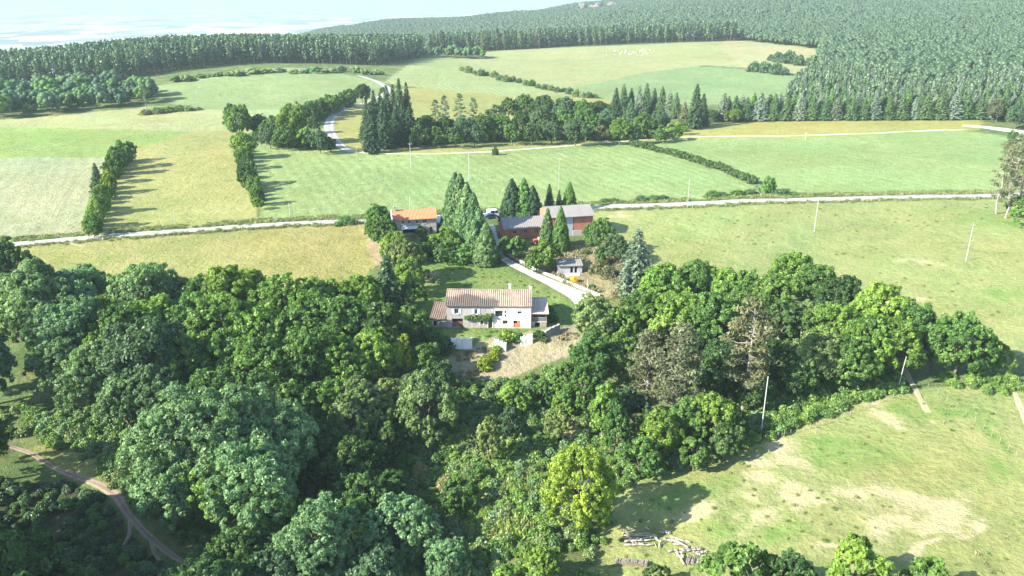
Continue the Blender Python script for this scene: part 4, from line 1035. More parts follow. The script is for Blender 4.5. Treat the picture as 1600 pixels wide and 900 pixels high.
mb.poly((lx1, 4.4, -2), (tx1, 4.4, -2), (tx1, 4.4, 5.5), (lx1, 4.4, 5.5)); mb.poly((lx1, -4.6, 2.0), (lx1, 4.4, 2.0), (lx1, 4.4, 5.5), (lx1, 0, 7.1), (lx1, -4.6, 5.5))
o = mb.build('wall', M_BRICK, ba); o['label'] = 'red brick wall of the taller block'
o = MB().box(6.8, tx1 + .12, -4.75, 4.3, -2.5, 1.49).build('plinth', M_BLOCK, ba); o['label'] = 'pale block base'
o = MB().box(4.92, 6.78, -4.55, -4.3, -2.0, 5.45).build('sliding_door', M_STEEL, ba); o['label'] = 'grey metal sliding door'
roof_sheet('roof', ba, M_FIBRE, lx1 + .03, tx1 + .45, -5.2, 5.35, .01, 7.2, .5, .04, .06, .03); roof_sheet('roof', ba, M_FIBRE, lx1 + .03, tx1 + .45, 4.9, 5.35, .03, 7.2, .5, .04, .06, .03)

# ---------------------------------------------------------------- low stone hut by the driveway
hp = at(889, 424); hu = empty('stone_hut', hp, R(4)); tag(hu, 'small low stone hut with flat grey roof and two dark openings above the driveway', 'hut')
mb = MB(); wall_front(mb, -2.9, 2.9, -.8, 2.0, [(.1, .75, .15, 1.65), (1.1, 1.7, .15, 1.65)], -1.6); mb.poly((-2.9, -1.6, -.8), (-2.9, 2.2, -.8), (-2.9, 2.2, 2.3), (-2.9, -1.6, 2.0)); mb.poly((2.9, -1.6, -.8), (2.9, 2.2, -.8), (2.9, 2.2, 2.3), (2.9, -1.6, 2.0)); mb.poly((-2.9, 2.2, -.8), (2.9, 2.2, -.8), (2.9, 2.2, 2.3), (-2.9, 2.2, 2.3))
mb.build('wall', stone_mat('grey hut stone', (.20, .19, .19), (.26, .25, .25), (.33, .32, .31)), hu); MB().box(-2.7, 2.7, -1.1, -1.05, -.5, 1.9).build('shade_sheet', M_DARK, hu)
roof_sheet('roof', hu, M_FIBRE, -3.15, 3.15, -2.0, 2.02, 2.4, 2.42, .6, .03, .08, .0)
MB().box(-1.2, 2.3, -3.0, -1.7, -.6, .14).build('step', M_FRAME, hu)

# ---------------------------------------------------------------- utility poles
M_POLE = plain_mat('pale concrete', (0.286, 0.281, 0.265), (0.337, 0.332, 0.316), 2); M_POLEW = plain_mat('silvered timber', (0.214, 0.199, 0.173), (0.275, 0.260, 0.235), 2)
M_CER = plain_mat('brown ceramic', (.2, .12, .08), (.28, .18, .12), 3, .4)
POLES = [((91, 369), 345, 'pale utility pole at the corner of the pale wheat field by the road'), ((274, 350), 331, 'short pale pole on the verge between left hedge and shrub line'),
 ((453, 336), 317, 'short pale pole on the road verge below the green field'), ((642, 262), 223, 'pale tall pole standing in the green field above the orange roof'),
 ((733, 281), 240, 'white tall pole standing in the green field behind the big cypress'), ((641, 328), 306, 'white pole just behind the orange-roofed house'),
 ((558, 252), 228, 'thin pole in the green field near the lane bend'), ((481, 227), 200, 'pale pole with crossarm among shrubs left of the lane'),
 ((417, 197), 176, 'weathered pole among shrubs at the far left of the lane'), ((873, 297), 246, 'tallest pole in the green field behind the barn'),
 ((1074, 325), 279, 'pale pole with crossarm at the edge of the road right of the barn'), ((1272, 362), 309, 'pale pole in the right meadow nearest the road'),
 ((1509, 408), 349, 'pale pole standing alone in the right meadow with long shadow'), ((1401, 613), 557, 'leaning pole in brambles where the bleached path leaves the wood'),
 ((1189, 678), 588, 'white pole at the wood edge beside the layered pine'), ((917, 476), 436, 'pale pole at the end of the white driveway'),
 ((520, 180), 164, 'small pole at the roadside by the lane upper bend'), ((1030, 218), 207, 'white post-like pole at the copse end by the grass track'),
 ((1258, 218), 206, 'white short pole on the yellow field edge'), ((804, 165), 150, 'faint pole behind the copse on the pale strip'), ((909, 160), 145, 'faint pole above the copse hedge')]
POLEPTS = []
def pole(base, ytop, label, lean=0.0):
    p = at(*base); b_ = (450 - ytop) / FPX; t = p.y / (_cp + b_ * _sp); H = CAM_Z + (-_sp + b_ * _cp) * t - p.z
    H = max(H, 3.0); e = empty('utility_pole', p, 0.0); tag(e, label, 'utility pole', 'utility poles across the farmland')
    q = max(.8, p.y / 330); m = M_POLE if 'pale' in label or 'white' in label else M_POLEW
    MB().bar((0, 0, -.6), (lean, 0, H), .115 * q ** .6, .075 * q ** .6).build('shaft', m, e)
    if H > 4.5 and 'leaning' not in label and 'wood edge' not in label:
        c = MB().box(-.75, .75, -.06, .06, H - .55, H - .43).build('crossarm', M_POLEW, e)
        for xx in (-.62, 0, .62): MB().bar((xx, 0, H - .43 if xx else H + .002), (xx, 0, H - .22 if xx else H + .2), .06, .045).build('insulator', M_CER, c)
    POLEPTS.append((p + Vector((0, 0, H - .3)), label)); return e
for a, t_, l_ in POLES: pole(a, t_, l_, .5 if 'leaning' in l_ else 0.0)

# ---------------------------------------------------------------- vehicles by the barn
def paint(name, c, rough=.35):
    m, nt, b = mat(name, rough); b.inputs['Base Color'].default_value = (*c, 1); b.inputs['Specular IOR Level'].default_value = .5; return m
M_TYRE = plain_mat('tyre rubber', (.02, .02, .02), (.04, .04, .04), 3)
def car(name, p, rz, m, label, roof=1.45, L_=4.1, van=False):
    e = empty(name, p, rz); tag(e, label, 'car'); h = L_ / 2
    prof = [(-h, .35), (-h, .85), (-h + .15, .95), (-h * .62 if not van else -h + .1, roof), (h * .22, roof), (h * .52, .98), (h - .1, .78), (h, .6), (h, .35)]
    MB().prism([(x, -.8, z) for x, z in prof], (0, 1.6, 0)).build('body', m, e, bev=.05)
    for s in (-1, 1):
        y = s * .806; g = MB()
        g.prism([(-h * .58, y, 1.0), (-h * .5, y, roof - .1), (-.15, y, roof - .1), (-.15, y, 1.0)], (0, s * .012, 0)); g.prism([(-.02, y, 1.0), (-.02, y, roof - .1), (h * .2, y, roof - .1), (h * .42, y, 1.0)], (0, s * .012, 0))
        g.build('side_window', M_GLASS, e)
    MB().prism([(h * .245, -.68, roof - .045), (h * .245, .68, roof - .045), (h * .5, .68, 1.0), (h * .5, -.68, 1.0)], (.03, 0, .03)).build('windscreen', M_GLASS, e)
    for sx in (-1, 1):
        for s in (-1, 1):
            w_ = MB().bar((sx * h * .62, s * .70, .32), (sx * h * .62, s * .84, .32), .32, .32, 14).build('wheel', M_TYRE, e)
            MB().bar((sx * h * .62, s * .841, .32), (sx * h * .62, s * .852, .32), .18, .17, 10).build('rim', M_STEEL, w_)
    for s in (-1, 1): MB().box(h - .04, h + .02, s * .6 - .16, s * .6 + .16, .62, .74).build('headlight', M_FRAME, e)
    return e
car('van', at(773, 337.5), R(12), paint('white paint', (.72, .73, .74)), 'white van parked on the road between the big cypress and the barn', 2.0, 4.8, True)
car('parked_car', at(768, 341), R(14), paint('dark blue paint', (.02, .035, .09)), 'dark blue car parked in front of the white van')
pm = at(838, 381); mc = empty('hay_rake', pm, R(20)); tag(mc, 'rusty orange farm implement standing in front of the brick barn', 'farm implement')
M_OR = paint('orange implement paint', (.50, .12, .035), .6); M_PK = paint('faded red paint', (.55, .22, .16), .6)
MB().box(-1.6, 1.5, -.35, .35, .55, .85).box(-1.0, .2, -.6, .6, .851, 1.35).build('frame', M_OR, mc, bev=.03)
MB().prism([(.3, -.7, .86), (1.5, -.7, .86), (1.2, -.7, 1.6), (.5, -.7, 1.6)], (0, 1.4, 0)).build('hopper', M_PK, mc)
for s in (-.9, .9):
    w_ = MB().bar((-.6, s - .09, .5), (-.6, s + .09, .5), .5, .5, 14).build('wheel', M_TYRE, mc); MB().bar((-.6, s - .1, .5), (-.6, s + .1, .5), .24, .24, 10).build('rim', M_FRAME, w_)
MB().bar((-1.6, 0, .7), (-3.0, 0, .4), .06).build('drawbar', M_OR, mc)
# picket fence by the driveway, wire fence posts at the field edges
fe = empty('picket_fence', at(849, 424), R(-18)); tag(fe, 'short grey picket fence on the bank left of the stone hut', 'fence'); mb = MB()
for k in range(13): mb.box(k * .3 - 1.9, k * .3 - 1.84, -.02, .02, -.6, 1.25 + .08 * (k % 3))
mb.box(-2.0, 1.9, .024, .05, .35, .42).box(-2.0, 1.9, .024, .05, .95, 1.02); mb.build('pickets', M_POLEW, fe)
def post_row(pts, n, label, group, h=1.2, rad=.05, m=None):
    me = None
    for k in range(n):
        t = k / (n - 1) * (len(pts) - 1); i = min(int(t), len(pts) - 2); f = t - i
        p = at(pts[i][0] * (1 - f) + pts[i + 1][0] * f, pts[i][1] * (1 - f) + pts[i + 1][1] * f)
        if me is None:
            o = MB().bar((0, 0, -.3), (0, 0, h), rad, rad * .8, 6).build('fence_post', m or M_POLEW); me = o.data
        else: o = link('fence_post', me)
        o.location = p; o.rotation_euler = (random.uniform(-.05, .05), random.uniform(-.05, .05), 0); o.scale = (1, 1, random.uniform(.85, 1.1)); tag(o, label, 'fence post', group)
post_row([(1100, 190), (1300, 187.5), (1530, 185.5)], 26, 'thin white post in the fence line below the spruce row', 'fence posts along the spruce row', 1.5, .12, M_POLE)
post_row([(1195, 690), (1290, 664), (1395, 622)], 20, 'thin weathered post in the wire fence along the bramble edge', 'fence posts along the brambles', 1.1, .04, M_WOOD)
post_row([(1450, 605), (1530, 665), (1600, 725)], 12, 'thin weathered post along the grassy bank right of the path', 'fence posts on the right bank', 1.0, .04, M_WOOD)
post_row([(30, 389), (250, 371), (400, 361), (560, 353)], 22, 'small fence post at the lower edge of the road', 'fence posts under the road', 1.1, .045, M_WOOD)

# ---------------------------------------------------------------- logs
M_LOG = plain_mat('peeled sun-bleached wood', (.22, .18, .135), (.38, .33, .26), 4, .9, .2); M_CUT = plain_mat('cut wood end', (.46, .36, .24), (.58, .47, .33), 5)
def log_mesh(L_, r0, seed):
    r = np.random.default_rng(seed); sg = bend((-L_ / 2, 0, 0), (L_ / 2, 0, 0), r0, r0 * .72, 4, .07, r)
    v, q = tubes(sg, 8); return np_mesh('log', v, q, mats=[M_LOG], smooth=False)
LOGM = [log_mesh(3.0, .115, 5 + i) for i in range(5)]; SPLIT = [log_mesh(.55, .085, 25 + i) for i in range(4)]
def lay_log(pa, pb, thick, lift, label):
    a = at(*pa); b_ = at(*pb); d = b_ - a; L_ = d.length; c = (a + b_) / 2
    o = link('log', random.choice(LOGM)); o.location = (c.x, c.y, h1(c.x, c.y) + .14 * thick + lift)
    o.rotation_euler = (random.uniform(0, 6), -math.atan2(d.z, math.hypot(d.x, d.y)), math.atan2(d.y, d.x)); o.rotation_mode = 'XYZ'
    o.scale = (L_ / 3.0, thick, thick); tag(o, label, 'log', 'felled logs lying in the lower right meadow')
def Z7(x, y): return (800 + x / 4, 675 + y / 4)
GA = [((700, 655), (860, 640), 1.1), ((705, 690), (800, 672), 1.2), ((700, 700), (870, 690), 1.4), ((705, 715), (885, 712), 1.3), ((760, 660), (900, 655), 1.0), ((800, 685), (880, 665), 1.1), ((690, 640), (770, 625), .9), ((695, 622), (760, 612), .8), ((720, 645), (820, 660), .9), ((750, 700), (830, 700), 1.0), ((690, 668), (740, 672), 1.2)]
GB = [((880, 650), (925, 690), 1.3), ((870, 655), (910, 660), .9), ((930, 690), (915, 735), .8), ((890, 700), (905, 725), .6), ((920, 720), (965, 690), .8)]
GC = [((925, 630), (995, 640), 1.2), ((940, 615), (990, 635), .9), ((830, 612), (855, 625), 1.3)]
GD = [((950, 670), (1030, 690), 1.3), ((990, 668), (1115, 700), 1.1), ((1000, 690), (1100, 735), 1.3), ((1010, 705), (1110, 720), 1.0), ((1040, 680), (1110, 690), .8), ((980, 690), (1040, 705), 1.0)]
GE = [((975, 755), (1120, 738), 1.4), ((1060, 752), (1190, 742), 1.3), ((1120, 738), (1185, 735), 1.0), ((1130, 755), (1225, 750), 1.0), ((1030, 760), (1075, 838), 1.5), ((1050, 765), (1070, 800), 1.0), ((1150, 765), (1235, 790), 1.1), ((1170, 770), (1225, 765), .9)]
GF = [((1085 + 9 * k, 838 - (k % 3) * 3), (1105 + 9 * k, 770 + (k % 4) * 7), .75) for k in range(15)]
for G, l_ in ((GA, 'pale peeled log in the larger heap at the edge of the tree shadow'), (GB, 'crooked pale log lying between the two log heaps'), (GC, 'short pale log lying apart above the heaps'),
              (GD, 'pale log in the loose upper part of the right heap'), (GE, 'long pale log across the middle of the right heap'), (GF, 'thin pale branch log in the raked row at the bottom right of the heap')):
    for i, (a, b_, t_) in enumerate(G): lay_log(Z7(*a), Z7(*b_), t_, .03 + .10 * (i % 3), l_)
s0 = at(962, 879); s1 = at(1014, 884); sdv = (s1 - s0); nst = int(sdv.length / .17); sdir = sdv.normalized(); rzs = math.atan2(sdir.y, sdir.x) + math.pi / 2
for k in range(nst):
    for lv in range(4):
        if lv == 3 and random.random() < .45: continue
        p = s0 + sdir * (k * .17 + .085 * (lv % 2)); o = link('firewood_log', random.choice(SPLIT))
        o.location = (p.x, p.y, h1(p.x, p.y) + .08 + lv * .15); o.rotation_euler = (random.uniform(0, 6), random.uniform(-.06, .06), rzs + random.uniform(-.08, .08)); o.scale = (1.5, 1, 1) 
        tag(o, 'short split log in the stacked firewood row at the meadow bottom', 'log', 'firewood logs in the stacked row')
for a, b_ in (((640, 330), (770, 370)), ((700, 400), (790, 420)), ((730, 440), (820, 450)), ((690, 470), (760, 490)), ((780, 340), (900, 375))):
    lay_log(Z7(*a), Z7(*b_), .35, .0, 'thin bare branch left on the grass beside the yellow-green oak')

# ---------------------------------------------------------------- sheep on the far pasture
def sheep_mesh():
    bm = bmesh.new()
    bmesh.ops.create_icosphere(bm, subdivisions=2, radius=1.0, matrix=Matrix.Translation((0, 0, .62)) @ Matrix.Diagonal((.62, .32, .34, 1)))
    bmesh.ops.create_icosphere(bm, subdivisions=1, radius=1.0, matrix=Matrix.Translation((.72, 0, .68)) @ Matrix.Diagonal((.2, .12, .14, 1)))
    for sx in (-.35, .35):
        for sy in (-.15, .15): bmesh.ops.create_cone(bm, cap_ends=True, segments=6, radius1=.045, radius2=.06, depth=.45, matrix=Matrix.Translation((sx, sy, .2)))
    me = bpy.data.meshes.new('sheep'); bm.to_mesh(me); bm.free(); me.materials.append(plain_mat('fleece', (.45, .42, .36), (.55, .51, .45), 6)); return me
shm = sheep_mesh()
for k in range(44):
    p = at(random.triangular(944, 1030, 985), 77.5 + random.triangular(0, 10, 5))
    o = link('sheep', shm); o.location = p; s = random.uniform(.8, 1.15); o.scale = (s, s, s); o.rotation_euler = (0, 0, random.uniform(0, 6.28))
    tag(o, 'tiny white sheep grazing in the flock on the far pasture below the pines', 'sheep', 'sheep flock on the far pasture')

# ---------------------------------------------------------------- trees
KW = {'bigash': 'large ash', 'ash': 'ash', 'broad': 'broadleaf', 'tall': 'upright tree', 'small': 'bushy tree', 'oak': 'spreading oak', 'spruce': 'spruce', 'cypress': 'cypress', 'pine': 'pine', 'sparse_pine': 'thin pine', 'cedar': 'cedar'}
def row(where, group, items):
    """trees given left to right: (kind, px, py, width px, tone[, tall])"""
    items = sorted(items, key=lambda t: t[1])
    for i, t in enumerate(items):
        n = len(items); pos = (ORD[i] + ' from the left') if i <= n / 2 else ('last' if i == n - 1 else ORD[n - 1 - i] + ' from the right')
        lab = f"{TWORD[t[4]]} {KW[t[0]]}, {pos} {where}"
        tree_at(t[0], t[1], t[2], t[3], t[4], lab, group, t[5] if len(t) > 5 else 1.0)
LW = 'trees of the wood left of the farmhouse'
row('in the left wood top row', LW, [('broad', 8, 425, 78, 'D', 1.2), ('ash', 62, 468, 105, 'A'), ('ash', 128, 458, 88, 'A'), ('broad', 178, 462, 70, 'B'), ('ash', 222, 462, 92, 'A'), ('broad', 268, 466, 76, 'A'), ('broad', 315, 468, 70, 'B'),
    ('broad', 352, 465, 86, 'C'), ('broad', 392, 458, 66, 'C'), ('broad', 440, 475, 84, 'C'), ('ash', 486, 472, 76, 'B'), ('broad', 528, 472, 70, 'C'), ('broad', 568, 465, 66, 'C')])
row('in the left wood second row', LW, [('ash', 45, 505, 92, 'A'), ('ash', 108, 515, 100, 'A'), ('broad', 160, 500, 72, 'C'), ('broad', 196, 525, 92, 'B'), ('broad', 252, 510, 84, 'C'), ('broad', 300, 506, 88, 'K'), ('ash', 358, 512, 98, 'B'), ('broad', 420, 522, 98, 'C'), ('broad', 482, 512, 98, 'B'), ('broad', 545, 512, 92, 'K'), ('tall', 598, 520, 66, 'D'), ('broad', 640, 505, 50, 'K')])
row('in the left wood third row', LW, [('ash', 92, 572, 84, 'A'), ('ash', 148, 590, 92, 'A'), ('ash', 222, 560, 118, 'G', 1.1), ('broad', 172, 545, 70, 'C'), ('broad', 285, 575, 96, 'B'), ('broad', 345, 566, 96, 'B'), ('broad', 410, 582, 104, 'B'), ('ash', 472, 568, 98, 'B'), ('broad', 530, 570, 88, 'C'), ('broad', 582, 562, 84, 'C'), ('tall', 625, 556, 40, 'Y', 1.1), ('small', 664, 566, 52, 'K')])
row('in the left wood fourth row', LW, [('ash', 195, 625, 80, 'A'), ('ash', 240, 618, 88, 'G'), ('broad', 330, 625, 90, 'K'), ('broad', 395, 630, 90, 'D'), ('broad', 458, 635, 88, 'B'), ('broad', 515, 632, 84, 'B'), ('broad', 565, 640, 84, 'E'), ('broad', 606, 618, 60, 'E', .8)])
row('in the ash clump above the path', 'ashes of the sunlit clump above the dirt path', [('bigash', 300, 700, 175, 'A', 1.0), ('bigash', 375, 680, 150, 'A', 1.0), ('ash', 442, 690, 112, 'A', 1.1), ('ash', 262, 770, 110, 'A'), ('bigash', 395, 755, 150, 'A'), ('ash', 345, 750, 120, 'C'), ('broad', 425, 810, 95, 'B')])
row('in the lowest row by the picture bottom', 'trees at the bottom of the left wood', [('bigash', 500, 855, 140, 'A', 1.0), ('ash', 628, 826, 108, 'A', .9), ('ash', 560, 830, 90, 'B'), ('ash', 700, 880, 74, 'A', 1.0), ('broad', 440, 900, 110, 'G'), ('broad', 380, 870, 90, 'D'), ('broad', 330, 920, 110, 'D'), ('small', 25, 885, 96, 'K'), ('small', 70, 915, 90, 'D'), ('broad', 590, 905, 90, 'G'), ('small', 790, 915, 56, 'C'), ('small', 845, 890, 70, 'C')])
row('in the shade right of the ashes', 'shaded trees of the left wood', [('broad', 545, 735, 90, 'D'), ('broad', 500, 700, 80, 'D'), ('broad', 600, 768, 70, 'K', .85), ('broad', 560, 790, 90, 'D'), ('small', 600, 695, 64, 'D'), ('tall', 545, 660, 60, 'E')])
tree_at('broad', 668, 640, 92, 'E', 'pale olive tree standing alone in the ravine below the bare slope', None, 1.3)
tree_tb('spruce', 607, 398, 490, 'S', 'dark blue-green fir standing at the right end of the left wood', None, 1.55)
row('in the gully by the olive tree', 'young trees of the gully', [('small', 715, 775, 52, 'K'), ('tall', 797, 660, 30, 'G', 1.2), ('small', 765, 690, 46, 'E', 1.5), ('small', 690, 590, 44, 'D'), ('small', 722, 625, 36, 'K', .9)])
tree_at('oak', 905, 768, 118, 'Y', 'large yellow-green oak standing alone above the log heaps', None, 1.12)
RW = 'trees of the wood right of the farmhouse'
row('along the right wood upper edge', RW, [('broad', 1035, 458, 76, 'C'), ('broad', 1085, 448, 72, 'B'), ('broad', 1128, 458, 70, 'C'), ('broad', 1165, 462, 72, 'K'), ('ash', 1205, 470, 78, 'B'), ('broad', 1240, 428, 74, 'C'), ('broad', 1275, 448, 72, 'B'), ('broad', 1312, 468, 66, 'D'), ('broad', 1372, 490, 84, 'C'), ('broad', 1420, 510, 76, 'K')])
row('in the right wood middle belt', RW, [('broad', 928, 500, 74, 'E'), ('broad', 975, 512, 66, 'B'), ('broad', 1010, 492, 74, 'K'), ('broad', 1058, 500, 80, 'C'), ('broad', 1105, 505, 84, 'B'), ('broad', 1150, 492, 66, 'K'), ('broad', 1220, 510, 82, 'D'), ('broad', 1262, 505, 76, 'E'), ('broad', 1308, 520, 92, 'C'), ('broad', 1355, 540, 84, 'C'), ('broad', 1400, 545, 78, 'C'), ('broad', 1462, 545, 66, 'D'), ('broad', 1500, 536, 78, 'K', 1.15), ('small', 1540, 560, 42, 'K', 1.2), ('small', 1562, 562, 36, 'B', 1.3)])
row('in the right wood lower belt', RW, [('small', 884, 590, 42, 'K', .9), ('tall', 922, 560, 58, 'K'), ('broad', 968, 556, 66, 'B'), ('tall', 912, 608, 54, 'K'), ('tall', 945, 640, 46, 'C', 1.3), ('broad', 985, 640, 66, 'G'), ('broad', 1090, 560, 70, 'D'), ('broad', 1130, 575, 80, 'D'), ('broad', 1215, 570, 70, 'D'), ('broad', 1275, 560, 86, 'E'), ('broad', 1325, 568, 74, 'B'), ('broad', 1180, 610, 60, 'D'), ('broad', 1250, 590, 60, 'D')])
row('in the right wood front row', RW, [('broad', 1030, 680, 66, 'C', 1.1), ('broad', 1070, 660, 66, 'K', 1.1), ('broad', 1112, 650, 66, 'C', 1.15), ('tall', 965, 672, 48, 'K', 1.2), ('small', 1000, 715, 60, 'K'), ('small', 1135, 690, 54, 'D'), ('small', 1148, 668, 48, 'D'), ('small', 1085, 710, 50, 'K')])
row('among pines inside the right wood', 'brownish pines in the right wood', [('pine', 1012, 565, 66, 'P', 1.1), ('pine', 1062, 570, 84, 'P', 1.1), ('pine', 1172, 535, 88, 'P', 1.15)])
row('in the scrub under the bare slope', 'bright scrub trees in the ravine', [('small', 802, 622, 52, 'C', .9), ('small', 846, 618, 40, 'K'), ('small', 884, 632, 42, 'C'), ('small', 745, 740, 30, 'K'), ('small', 870, 665, 44, 'E')])
row('at the lower meadow bottom edge', 'bushes at the bottom of the lower meadow', [('small', 1155, 895, 96, 'K'), ('small', 1240, 905, 70, 'D'), ('small', 1340, 895, 92, 'C'), ('small', 1025, 905, 40, 'D'), ('small', 1450, 915, 80, 'K')])
tree_tb('cedar', 992, 355, 468, 'Q', 'silvery blue cedar at the left end of the right wood', None, 1.15)
# trees outside the frame at the left whose long shadows darken the lower left corner
row('past the left picture edge', 'trees past the left edge', [('broad', -110, 820, 150, 'D', 1.4), ('ash', -50, 560, 110, 'G', 1.2), ('broad', -50, 935, 130, 'D', 1.3), ('broad', -42, 690, 96, 'D', 1.3), ('broad', -85, 880, 140, 'D', 1.5), ('broad', -120, 770, 130, 'D', 1.6), ('broad', 80, 1035, 140, 'D', 1.5), ('broad', -130, 1000, 150, 'D', 1.5), ('broad', 30, 1015, 150, 'D', 1.4), ('broad', 130, 1045, 150, 'D', 1.4), ('broad', -170, 770, 150, 'D', 1.5), ('broad', -200, 880, 150, 'D', 1.4)])

# --- around the houses
row('beside the orange-roofed house left gable', 'trees left of the orange-roofed house', [('broad', 592, 345, 44, 'K', 1.1), ('broad', 598, 362, 48, 'B', 1.1), ('broad', 616, 386, 48, 'C', 1.0), ('broad', 632, 405, 52, 'E', 1.1), ('broad', 640, 432, 46, 'C', 1.1), ('broad', 645, 458, 40, 'K', 1.1), ('small', 612, 395, 30, 'C'), ('small', 628, 352, 15, 'D'), ('small', 657, 362, 17, 'D')])
for i, (px, yt, yb, wd) in enumerate([(713, 273, 364, 1.1), (721, 276, 372, 1.15), (731, 289, 382, 1.15), (741, 305, 390, 1.2), (750, 328, 398, 1.3), (760, 350, 412, 1.5), (726, 322, 390, 1.2), (742, 345, 403, 1.35), (706, 285, 362, .95)]):
    tree_tb('cypress', px, yt, yb, 'T', f"{['tallest', 'second tallest', 'third tallest', 'fourth tallest', 'lowest and nearest', 'middle front', 'low front', 'leftmost', 'inner'][i]} tree in the merged cypress row between house and barn", 'cypresses merged in a row right of the orange-roofed house', wd)
for i, (px, yt, yb, wd) in enumerate([(800, 282, 340, 1.55), (818, 281, 340, 1.5), (832, 292, 341, 1.5)]):
    tree_tb('cypress', px, yt, yb, 'S' if i != 1 else 'K', f"dark cypress behind the low barn roof, {['left', 'middle', 'right'][i]} of the three merged there", 'dark cypresses behind the barn', wd)
tree_tb('spruce', 858, 287, 334, 'S', 'dark pointed spruce behind the barn where the taller block begins', None, 1.1)
tree_tb('spruce', 873, 297, 334, 'S', 'smaller dark spruce behind the taller barn roof', None, 1.0)
tree_tb('cypress', 889, 286, 331, 'K', 'green bushy cypress behind the right end of the barn', None, 1.35)
tree_tb('cypress', 855, 328, 389, 'T', 'slim green cypress in front of the barn, left of the pair', None, 1.0)
tree_tb('cypress', 875, 325, 391, 'K', 'slim green cypress in front of the barn, right of the pair', None, 1.0)
tree_at('broad', 938, 368, 46, 'B', 'leafy tree at the right corner of the barn base', None, 1.1)
tree_at('broad', 960, 386, 44, 'G', 'dull green tree between the barn corner and the silvery cedar')
tree_at('small', 938, 400, 18, 'K', 'small round fresh green tree left of the silvery cedar', None, 1.3)
tree_at('small', 853, 401, 42, 'C', 'leafy small tree on the bank above the picket fence')
tree_at('small', 804, 388, 34, 'K', 'dark small tree at the shaded low end of the barn')
tree_at('small', 834, 409, 30, 'K', 'small green tree beside the leafy tree on the driveway bank')
tree_at('small', 790, 386, 26, 'K', 'dull small tree at the head of the driveway')
tree_at('small', 696, 376, 40, 'C', 'rounded light green garden tree below the orange-roofed house', None, .9)
for px, py, wx, tn, lb in [(716, 398, 24, 'K', 'shrub in the garden left of the cypress row foot'), (735, 400, 36, 'C', 'light shrub at the foot of the cypress row'), (672, 382, 26, 'D', 'dark shrub against the orange-roofed house front'), (690, 362, 15, 'O', 'tawny orange shrub beside the lean-to'),
    (700, 405, 52, 'D', 'long dark shrub in the hedge above the lawn, left part'), (726, 408, 46, 'K', 'dark shrub in the hedge above the lawn, right part'), (668, 402, 40, 'D', 'dark shrub at the hedge end near the bare garden bed'), (684, 440, 18, 'E', 'straggly olive shrub on the upper lawn'),
    (793, 531, 30, 'C', 'round bright green bush at the front edge of the farmhouse lawn'), (808, 531, 22, 'K', 'smaller round bush beside the bright one on the lawn edge'), (842, 528, 22, 'D', 'dark round bush below the open lean-to shed'),
    (772, 560, 22, 'Y', 'yellow-green bush on the bare slope between the white walls'), (758, 575, 30, 'Y', 'spreading yellow-green bush lower on the bare slope'), (776, 548, 18, 'C', 'bright bush at the top of the bare slope'), (850, 532, 14, 'E', 'small olive plant by the grey retaining wall'), (862, 500, 20, 'K', 'shaded bush right of the lean-to shed'), (857, 488, 20, 'K', 'grassy bush behind the lean-to shed'),
    (878, 421, 20, 'E', 'low olive shrub in front of the stone hut'), (884, 441, 10, 'E', 'small shrub left of the yellow flowering bush'), (914, 396, 14, 'E', 'small shrub on the slope behind the stone hut'), (925, 450, 12, 'G', 'small dark shrub near the driveway pole'),
    (932, 425, 26, 'P', 'brown twiggy thicket right of the stone hut'), (950, 432, 30, 'P', 'larger brown twiggy thicket left of the silvery cedar'), (942, 415, 24, 'P', 'brown thicket uphill from the stone hut'),
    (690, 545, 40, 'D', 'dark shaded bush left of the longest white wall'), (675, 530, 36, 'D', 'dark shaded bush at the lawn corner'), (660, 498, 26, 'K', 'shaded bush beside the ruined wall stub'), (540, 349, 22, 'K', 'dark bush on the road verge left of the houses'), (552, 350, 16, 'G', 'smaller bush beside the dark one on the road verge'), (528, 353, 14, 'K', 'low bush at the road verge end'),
    (774, 242, 11, 'D', 'small dark bushy tree standing alone in the green field')]:
    shrub_at(px, py, wx, tn, lb, None, 1.6 if '774' == str(px) else .8)
shrub_at(897, 441, 14, 'Y', 'bright yellow flowering bush by the bend of the driveway', None, 1.1, False, 'flowering_shrub').color = (.62, .42, .015, 1)
for px, py, wx, lb in [(657, 742, 28, 'cream flowering elder at the shaded ravine edge, left of two'), (697, 765, 32, 'cream flowering elder at the shaded ravine edge, right of two')]:
    shrub_at(px, py, wx, 'Y', lb, 'flowering elders', 1.1, False, 'flowering_shrub').color = (.26, .25, .11, 1)

# --- hedges and shrub lines by the fields
row('in the shrub line beside pale wheat', 'shrub line left of the hay field', [('small', 150, 335, 28, 'C', 1.3), ('small', 148, 352, 24, 'K', 1.2), ('small', 158, 312, 28, 'C', 1.3), ('spruce', 152, 283, 30, 'S', .8), ('small', 168, 285, 26, 'Y', 1.2), ('small', 172, 268, 26, 'K', 1.2), ('small', 180, 252, 28, 'K', 1.3), ('small', 192, 242, 30, 'K', 1.2), ('small', 202, 236, 22, 'D', 1.2), ('small', 146, 362, 18, 'K')])
row('in the green field left tree line', 'tree line left of the green field', [('broad', 372, 190, 44, 'K', 1.1), ('small', 362, 180, 24, 'D', 1.2), ('broad', 380, 226, 34, 'C', 1.0), ('small', 382, 248, 24, 'K', 1.2), ('small', 386, 270, 34, 'D', 1.1), ('small', 396, 287, 22, 'K'), ('small', 401, 305, 22, 'K', 1.3), ('small', 402, 318, 18, 'C')])
